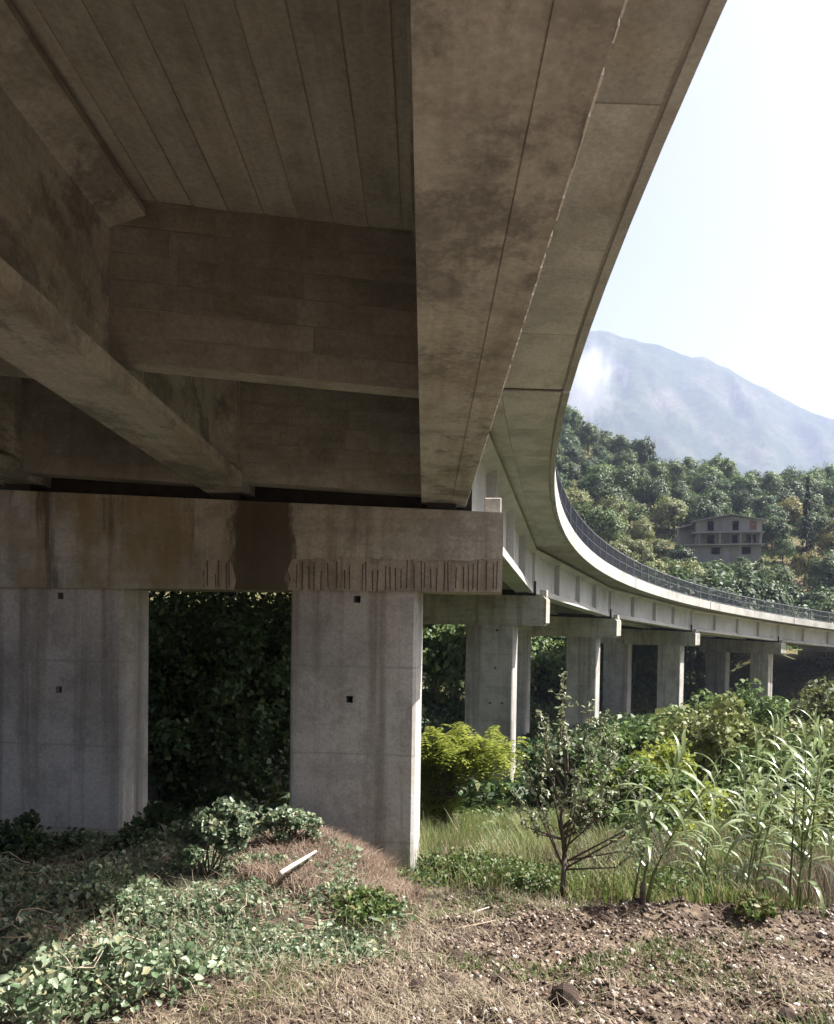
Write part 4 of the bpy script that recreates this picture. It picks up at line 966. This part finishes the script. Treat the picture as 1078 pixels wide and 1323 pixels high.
for tx in tips:
    tip = Vector(tx) + Vector((rg.gauss(0, .06), rg.gauss(0, .06), rg.gauss(0, .05))); hb_ = min(1.5, max(.36, tip.z * rg.uniform(.22, .68)))
    kq = 0 if hb_ < 1.0 else 1
    st = (Vector((0, 0, hb_)) if hb_ < .52 else lead[kq].lerp(lead[kq + 1], (hb_ - lead[kq].z) / (lead[kq + 1].z - lead[kq].z)))
    m_ = st.lerp(tip, .5) + Vector((tip.x * .18 + rg.gauss(0, .05), rg.gauss(0, .05), -.10 + rg.gauss(0, .05)))
    T_.add([st, m_, m_.lerp(tip, .6) + Vector((rg.gauss(0, .03), 0, 0)), tip], [.015, .009, .005, .002], 5)
    for q in range(5):
        t = rg.uniform(.35, .9); p = st.lerp(m_, t * 2) if t < .5 else m_.lerp(tip, t * 2 - 1)
        e = p + Vector((rg.uniform(-1, 1), rg.uniform(-1, 1), rg.uniform(.2, 1.2))) * .20; T_.add([p, e], [.004, .0015], 4)
        for w in range(7): LP.append(p.lerp(e, rg.uniform(.15, 1.05)) + Vector((rg.gauss(0, .018), rg.gauss(0, .018), rg.gauss(0, .018))))
    for w in range(34):
        t = rg.uniform(.5, 1.02); p = st.lerp(m_, t * 2) if t < .5 else m_.lerp(tip, t * 2 - 1)
        LP.append(p + Vector((rg.gauss(0, .026), rg.gauss(0, .026), rg.gauss(0, .026))))
link('trunk', T_.mesh('trunk'), yr, M_BARK); link('foliage', npmesh('foliage', *leaves6(np.array([tuple(v) for v in LP]), .064, .5, .35, .25)), yr, M_SIL)

# ------------------------------------------------------------------ giant reeds
def reed_leaf_mesh(ln, wd, droop, seed):
    rg = random.Random(seed); n_ = 7; v = []; f = []
    for k in range(n_ + 1):
        t = k / n_; ang = .95 - droop * t ** 1.25
        if k == 0: c = Vector((0, 0, 0))
        else: c = c + Vector((math.cos(ang), 0, math.sin(ang))) * (ln / n_)
        w = wd * (.55 + .9 * t) * (1 - t) ** .6 if t < .35 else wd * (1 - t) ** .75 * 1.08
        tw = rg.uniform(-.004, .004)
        v += [c + Vector((0, -w, .35 * w + tw)), c + Vector((0, 0, 0)), c + Vector((0, w, .35 * w - tw))]
    for k in range(n_):
        a = k * 3; f += [(a, a + 1, a + 4, a + 3), (a + 1, a + 2, a + 5, a + 4)]
    me = pyd('leaf', v, f, True); me.materials.append(M_REED); return me
RL = [reed_leaf_mesh(random.uniform(.55, .8), random.uniform(.032, .046), dr, 60 + k) for k, dr in enumerate([1.7, 2.3, 2.7, 3.0, 1.2, 2.5])]
def reed(px, py, Y, stems, label, seed):
    rg = random.Random(seed); p = at(px, py, Y); r = empty('reed_clump', (p.x, Y, tz(p.x, Y)), True); tag(r, label, 'reeds', 'clumps of giant reed')
    for (dx, dy, ht, lx, ly, nl, t0) in stems:
        T_ = Tubes(); pts = [Vector((dx + lx * t ** 1.6, dy + ly * t ** 1.6, ht * t - .06 * (1 - t))) for t in (0, .25, .5, .75, 1)]
        T_.add(pts, [.013, .012, .010, .008, .004], 6); st = link('stem', T_.mesh('stem'), r, M_REEDS)
        az = rg.uniform(0, 6.28)
        for k in range(nl):
            t = t0 + (1 - t0) * (k + .6) / nl; tt = min(t, .999) * 4; q = int(tt); pos = pts[q].lerp(pts[q + 1], tt - q)
            az += math.pi + rg.uniform(-.6, .6); lf = bpy.data.objects.new('leaf', RL[rg.randrange(6)] if t < .86 else RL[4]); C.objects.link(lf); lf.parent = st
            lf.location = pos; sc_ = rg.uniform(.75, 1.15) * (1 - .25 * max(0, t - .8) / .2); lf.scale = (sc_, sc_, sc_); lf.rotation_euler = (rg.uniform(-.25, .25), rg.uniform(-.25, .1) - (.45 if t > .9 else 0), az)
def stems_(n_, ht, lx, seed, sp=.12, nl=13, t0=.2):
    rg = random.Random(seed)
    return [(rg.uniform(-sp, sp), rg.uniform(-sp, sp), ht * rg.uniform(.72, 1.05), lx + rg.uniform(-.2, .2), rg.uniform(-.15, .25), nl, t0 * rg.uniform(.7, 1.3)) for _ in range(n_)]
reed(826, 1190, 7.9, stems_(4, 1.55, .62, 1, .07), 'leftmost reed clump, leaning right from the edge of the soil', 1)
reed(962, 1155, 9.2, stems_(4, 1.75, .35, 2, .18, 12), 'middle reed clump with drooping leaves, right of the leftmost one', 2)
reed(1036, 1175, 8.3, stems_(4, 1.9, .28, 3, .10, 14), 'rightmost near reed clump at the picture edge', 3)
reed(965, 1060, 12.8, stems_(3, 2.2, .1, 4, .35, 10, .5), 'reed clump behind the middle one, with long arching leaves on top', 4)
reed(1040, 1060, 12.2, stems_(4, 2.5, .05, 5, .45, 11, .45), 'tallest reeds, standing upright at the right behind the near clumps', 5)
reed(905, 1110, 10.6, stems_(2, 1.3, .1, 6, .2, 9, .35), 'small reed clump behind the leftmost leaning one', 6)
T_ = Tubes(); T_.add([(0, 0, -.1), (.01, 0, .12), (.015, .01, .22)], [.035, .03, .028], 7)
sp_ = at(829, 1190, 7.75); o = link('cut_stump', T_.mesh('cut_stump'), None, M_BARK, (sp_.x, 7.75, tz(sp_.x, 7.75))); tag(o, 'short dark stump at the foot of the leftmost reeds', 'stump')

# ------------------------------------------------------------------ stones, clods, sticks
def rock_mesh(name, seed, flat=.65):
    rg = np.random.default_rng(seed); bm = bmesh.new(); bmesh.ops.create_icosphere(bm, subdivisions=2, radius=1)
    off = rg.uniform(0, 50, 2)
    for v in bm.verts:
        c = v.co; nn = float(fbm(np.array([c.x * 1.2 + off[0] + c.z]), np.array([c.y * 1.2 + off[1] - c.z * .7]), 3)[0])
        v.co = c * (1 + nn * .9); v.co.z *= flat
    me = bpy.data.meshes.new(name); bm.to_mesh(me); bm.free(); return me
M_STONE = plain('pale_stone', (.50, .47, .43), .9, .2, 9, bump=.4); M_CLOD = plain('earth_clod', (.085, .055, .04), .95, .45, 14, bump=1.0)
ST = [rock_mesh('stone', 20 + k) for k in range(4)]; CL = [rock_mesh('earth_clod', 40 + k, .85) for k in range(4)]
for q in ST: q.materials.append(M_STONE)
for q in CL: q.materials.append(M_CLOD)
def ground_hit(px, py):
    for Y in np.arange(4.2, 20, .02):
        p = at(px, py, Y)
        if p.z <= tz(p.x, Y): return p
    return p
STONES = [(885, 1242, .035, 'pale stone beside the dark furrow, left of the reeds at right'), (1061, 1207, .045, 'pale stone on the soil at the right picture edge'), (817, 1230, .035, 'whitish stone on the soil below the leftmost reeds'),
          (914, 1243, .032, None), (842, 1252, .03, None), (868, 1270, .03, None), (905, 1218, .028, None), (665, 1238, .04, 'lone pale stone on the trampled litter left of the soil'), (720, 1232, .022, None), (950, 1250, .025, None),
          (1010, 1240, .028, None), (980, 1285, .03, None), (1040, 1262, .026, None), (770, 1255, .022, None), (1030, 1300, .03, None), (930, 1300, .026, None), (795, 1285, .025, None), (860, 1230, .022, None), (1005, 1215, .025, None), (740, 1270, .022, None),
          (400, 1275, .03, 'small whitish stone in the dry litter at bottom centre'), (560, 1310, .03, None), (640, 1305, .025, None), (450, 1312, .028, None), (955, 1220, .02, None), (1070, 1285, .03, None), (700, 1300, .025, None), (610, 1262, .02, None)]
un = [q[0] for q in sorted([q for q in STONES if not q[3]], key=lambda q: q[0])]
for k, (px, py, sz, lab) in enumerate(STONES):
    p = ground_hit(px, py); o = link('stone', ST[k % 4], None, None, (p.x, p.y, p.z + sz * .2)); o.scale = (sz, sz * random.uniform(.7, 1.1), sz * random.uniform(.7, 1)); o.rotation_euler = (random.uniform(-.3, .3), random.uniform(-.3, .3), random.uniform(0, 6.28))
    tag(o, lab or f'small pale stone on the worked soil, {ordinal(un.index(px))} from the left', 'stone', 'pale stones on the soil')
CLODS = [(728, 1297, .085, 'largest dark earth clod near the bottom edge'), (582, 1274, .062, 'round dark earth clod left of the largest one'), (588, 1240, .05, 'dark earth clod directly above the round one'), (645, 1272, .05, 'dark earth clod between the round one and the largest one'), (537, 1280, .05, 'dark earth clod at the left end of the row of clods'),
         (470, 1160, .05, 'dark earth clod under the near column by the dry brush'), (650, 1300, .035, 'small dark earth clod just left of the largest one'), (612, 1252, .035, 'small dark earth clod above the row of clods'), (1015, 1318, .05, 'dark earth clod at the bottom right corner'), (520, 1240, .06, 'dark earth lump at the end of the ivy')]
for k, (px, py, sz, lab) in enumerate(CLODS):
    p = ground_hit(px, py); o = link('earth_clod', CL[k % 4], None, None, (p.x, p.y, p.z + sz * .35)); sz *= 1.25; o.scale = (sz, sz, sz); o.rotation_euler = (random.uniform(-.4, .4), random.uniform(-.4, .4), random.uniform(0, 6.28)); tag(o, lab, 'clod', 'earth clods on the litter')
def stick(pts, rad, mat, label, lift=.05):
    ps = []
    for k, (px, py) in enumerate(pts):
        p = ground_hit(px, py); ps.append(p + Vector((0, 0, lift)))
    c = ps[0].copy(); T_ = Tubes(); m_ = [ps[0].lerp(ps[-1], t) + Vector((random.gauss(0, rad * .25), 0, random.gauss(0, rad * .25))) for t in (.3, .65)]
    T_.add([q - c for q in [ps[0], *m_, ps[-1]]], [rad, rad * .95, rad * .85, rad * .6], 7); me = T_.mesh('dead_branch')
    o = link('dead_branch', me, None, mat, c); tag(o, label, 'branch', 'dead branches on the ground'); return o
M_PALE = plain('weathered_wood', (.46, .40, .35), .85, .3, 14, bump=.5)
stick([(362, 1166), (408, 1132)], .027, M_PALE, 'thick pale bare branch lying on the ivy bank', .30)
stick([(455, 1122), (515, 1100)], .012, M_TWIG, 'long thin dry branch at the foot of the right near column', .10)
stick([(470, 1106), (530, 1118)], .010, M_TWIG, 'thin dry branch crossing the long one by the column foot', .09)
stick([(440, 1128), (500, 1118)], .009, M_TWIG, 'short dry branch below the crossing ones', .08)
stick([(590, 1192), (632, 1178)], .010, M_PALE, 'pale stick on the litter right of the near column', .05)
stick([(585, 1208), (640, 1196)], .008, M_TWIG, 'thin stick on the litter below the pale one', .05)

# ------------------------------------------------------------------ haze and mist
hzme = boxm('haze', -8000, 8000, -700, 9000, -16, 1350)
m = bpy.data.materials.new('haze_air'); m.use_nodes = True; nt = m.node_tree; nt.nodes.remove(nt.nodes['Principled BSDF'])
pv = nt.nodes.new('ShaderNodeVolumePrincipled'); pv.inputs['Color'].default_value = (.64, .72, 1.0, 1); pv.inputs['Density'].default_value = 1.5e-4; pv.inputs['Anisotropy'].default_value = .2
nt.links.new(pv.outputs[0], nt.nodes['Material Output'].inputs['Volume'])
hz_o = link('haze', hzme, None, m); tag(hz_o, 'pale blue haze in the air over the valley', None, None, 'stuff')

# wisp of mist lying on the mountain flank
mc = at(757, 492, 2350)
bm = bmesh.new(); bmesh.ops.create_icosphere(bm, subdivisions=3, radius=1)
for v in bm.verts: v.co = Vector((v.co.x * 130, v.co.y * 90, v.co.z * 190))
me = bpy.data.meshes.new('mist'); bm.to_mesh(me); bm.free()
m = bpy.data.materials.new('mist_vapour'); m.use_nodes = True; nt = m.node_tree; n, l = nt.nodes, nt.links; n.remove(n['Principled BSDF'])
pv = n.new('ShaderNodeVolumePrincipled'); pv.inputs['Color'].default_value = (.98, .98, 1, 1)
tc = n.new('ShaderNodeTexCoord'); nz_s = noise(n, l, tc.outputs['Object'], .012, 7, .66, (1, 1, .6))
vm = n.new('ShaderNodeVectorMath'); vm.operation = 'MULTIPLY'; vm.inputs[1].default_value = (1 / 130, 1 / 90, 1 / 190); l.new(tc.outputs['Object'], vm.inputs[0])
vl = n.new('ShaderNodeVectorMath'); vl.operation = 'LENGTH'; l.new(vm.outputs[0], vl.inputs[0])
dd = math_(n, l, 'SUBTRACT', math_(n, l, 'MULTIPLY', nz_s, 2.2), math_(n, l, 'ADD', math_(n, l, 'MULTIPLY', vl.outputs['Value'], 1.05), .35))
dd = math_(n, l, 'MULTIPLY', math_(n, l, 'MAXIMUM', dd, 0.0), .016)
l.new(dd, pv.inputs['Density']); l.new(pv.outputs[0], n['Material Output'].inputs['Volume'])
mi = link('mist', me, None, m, mc); tag(mi, 'white wisp of mist on the mountain flank beside the deck edge', None, None, 'stuff')
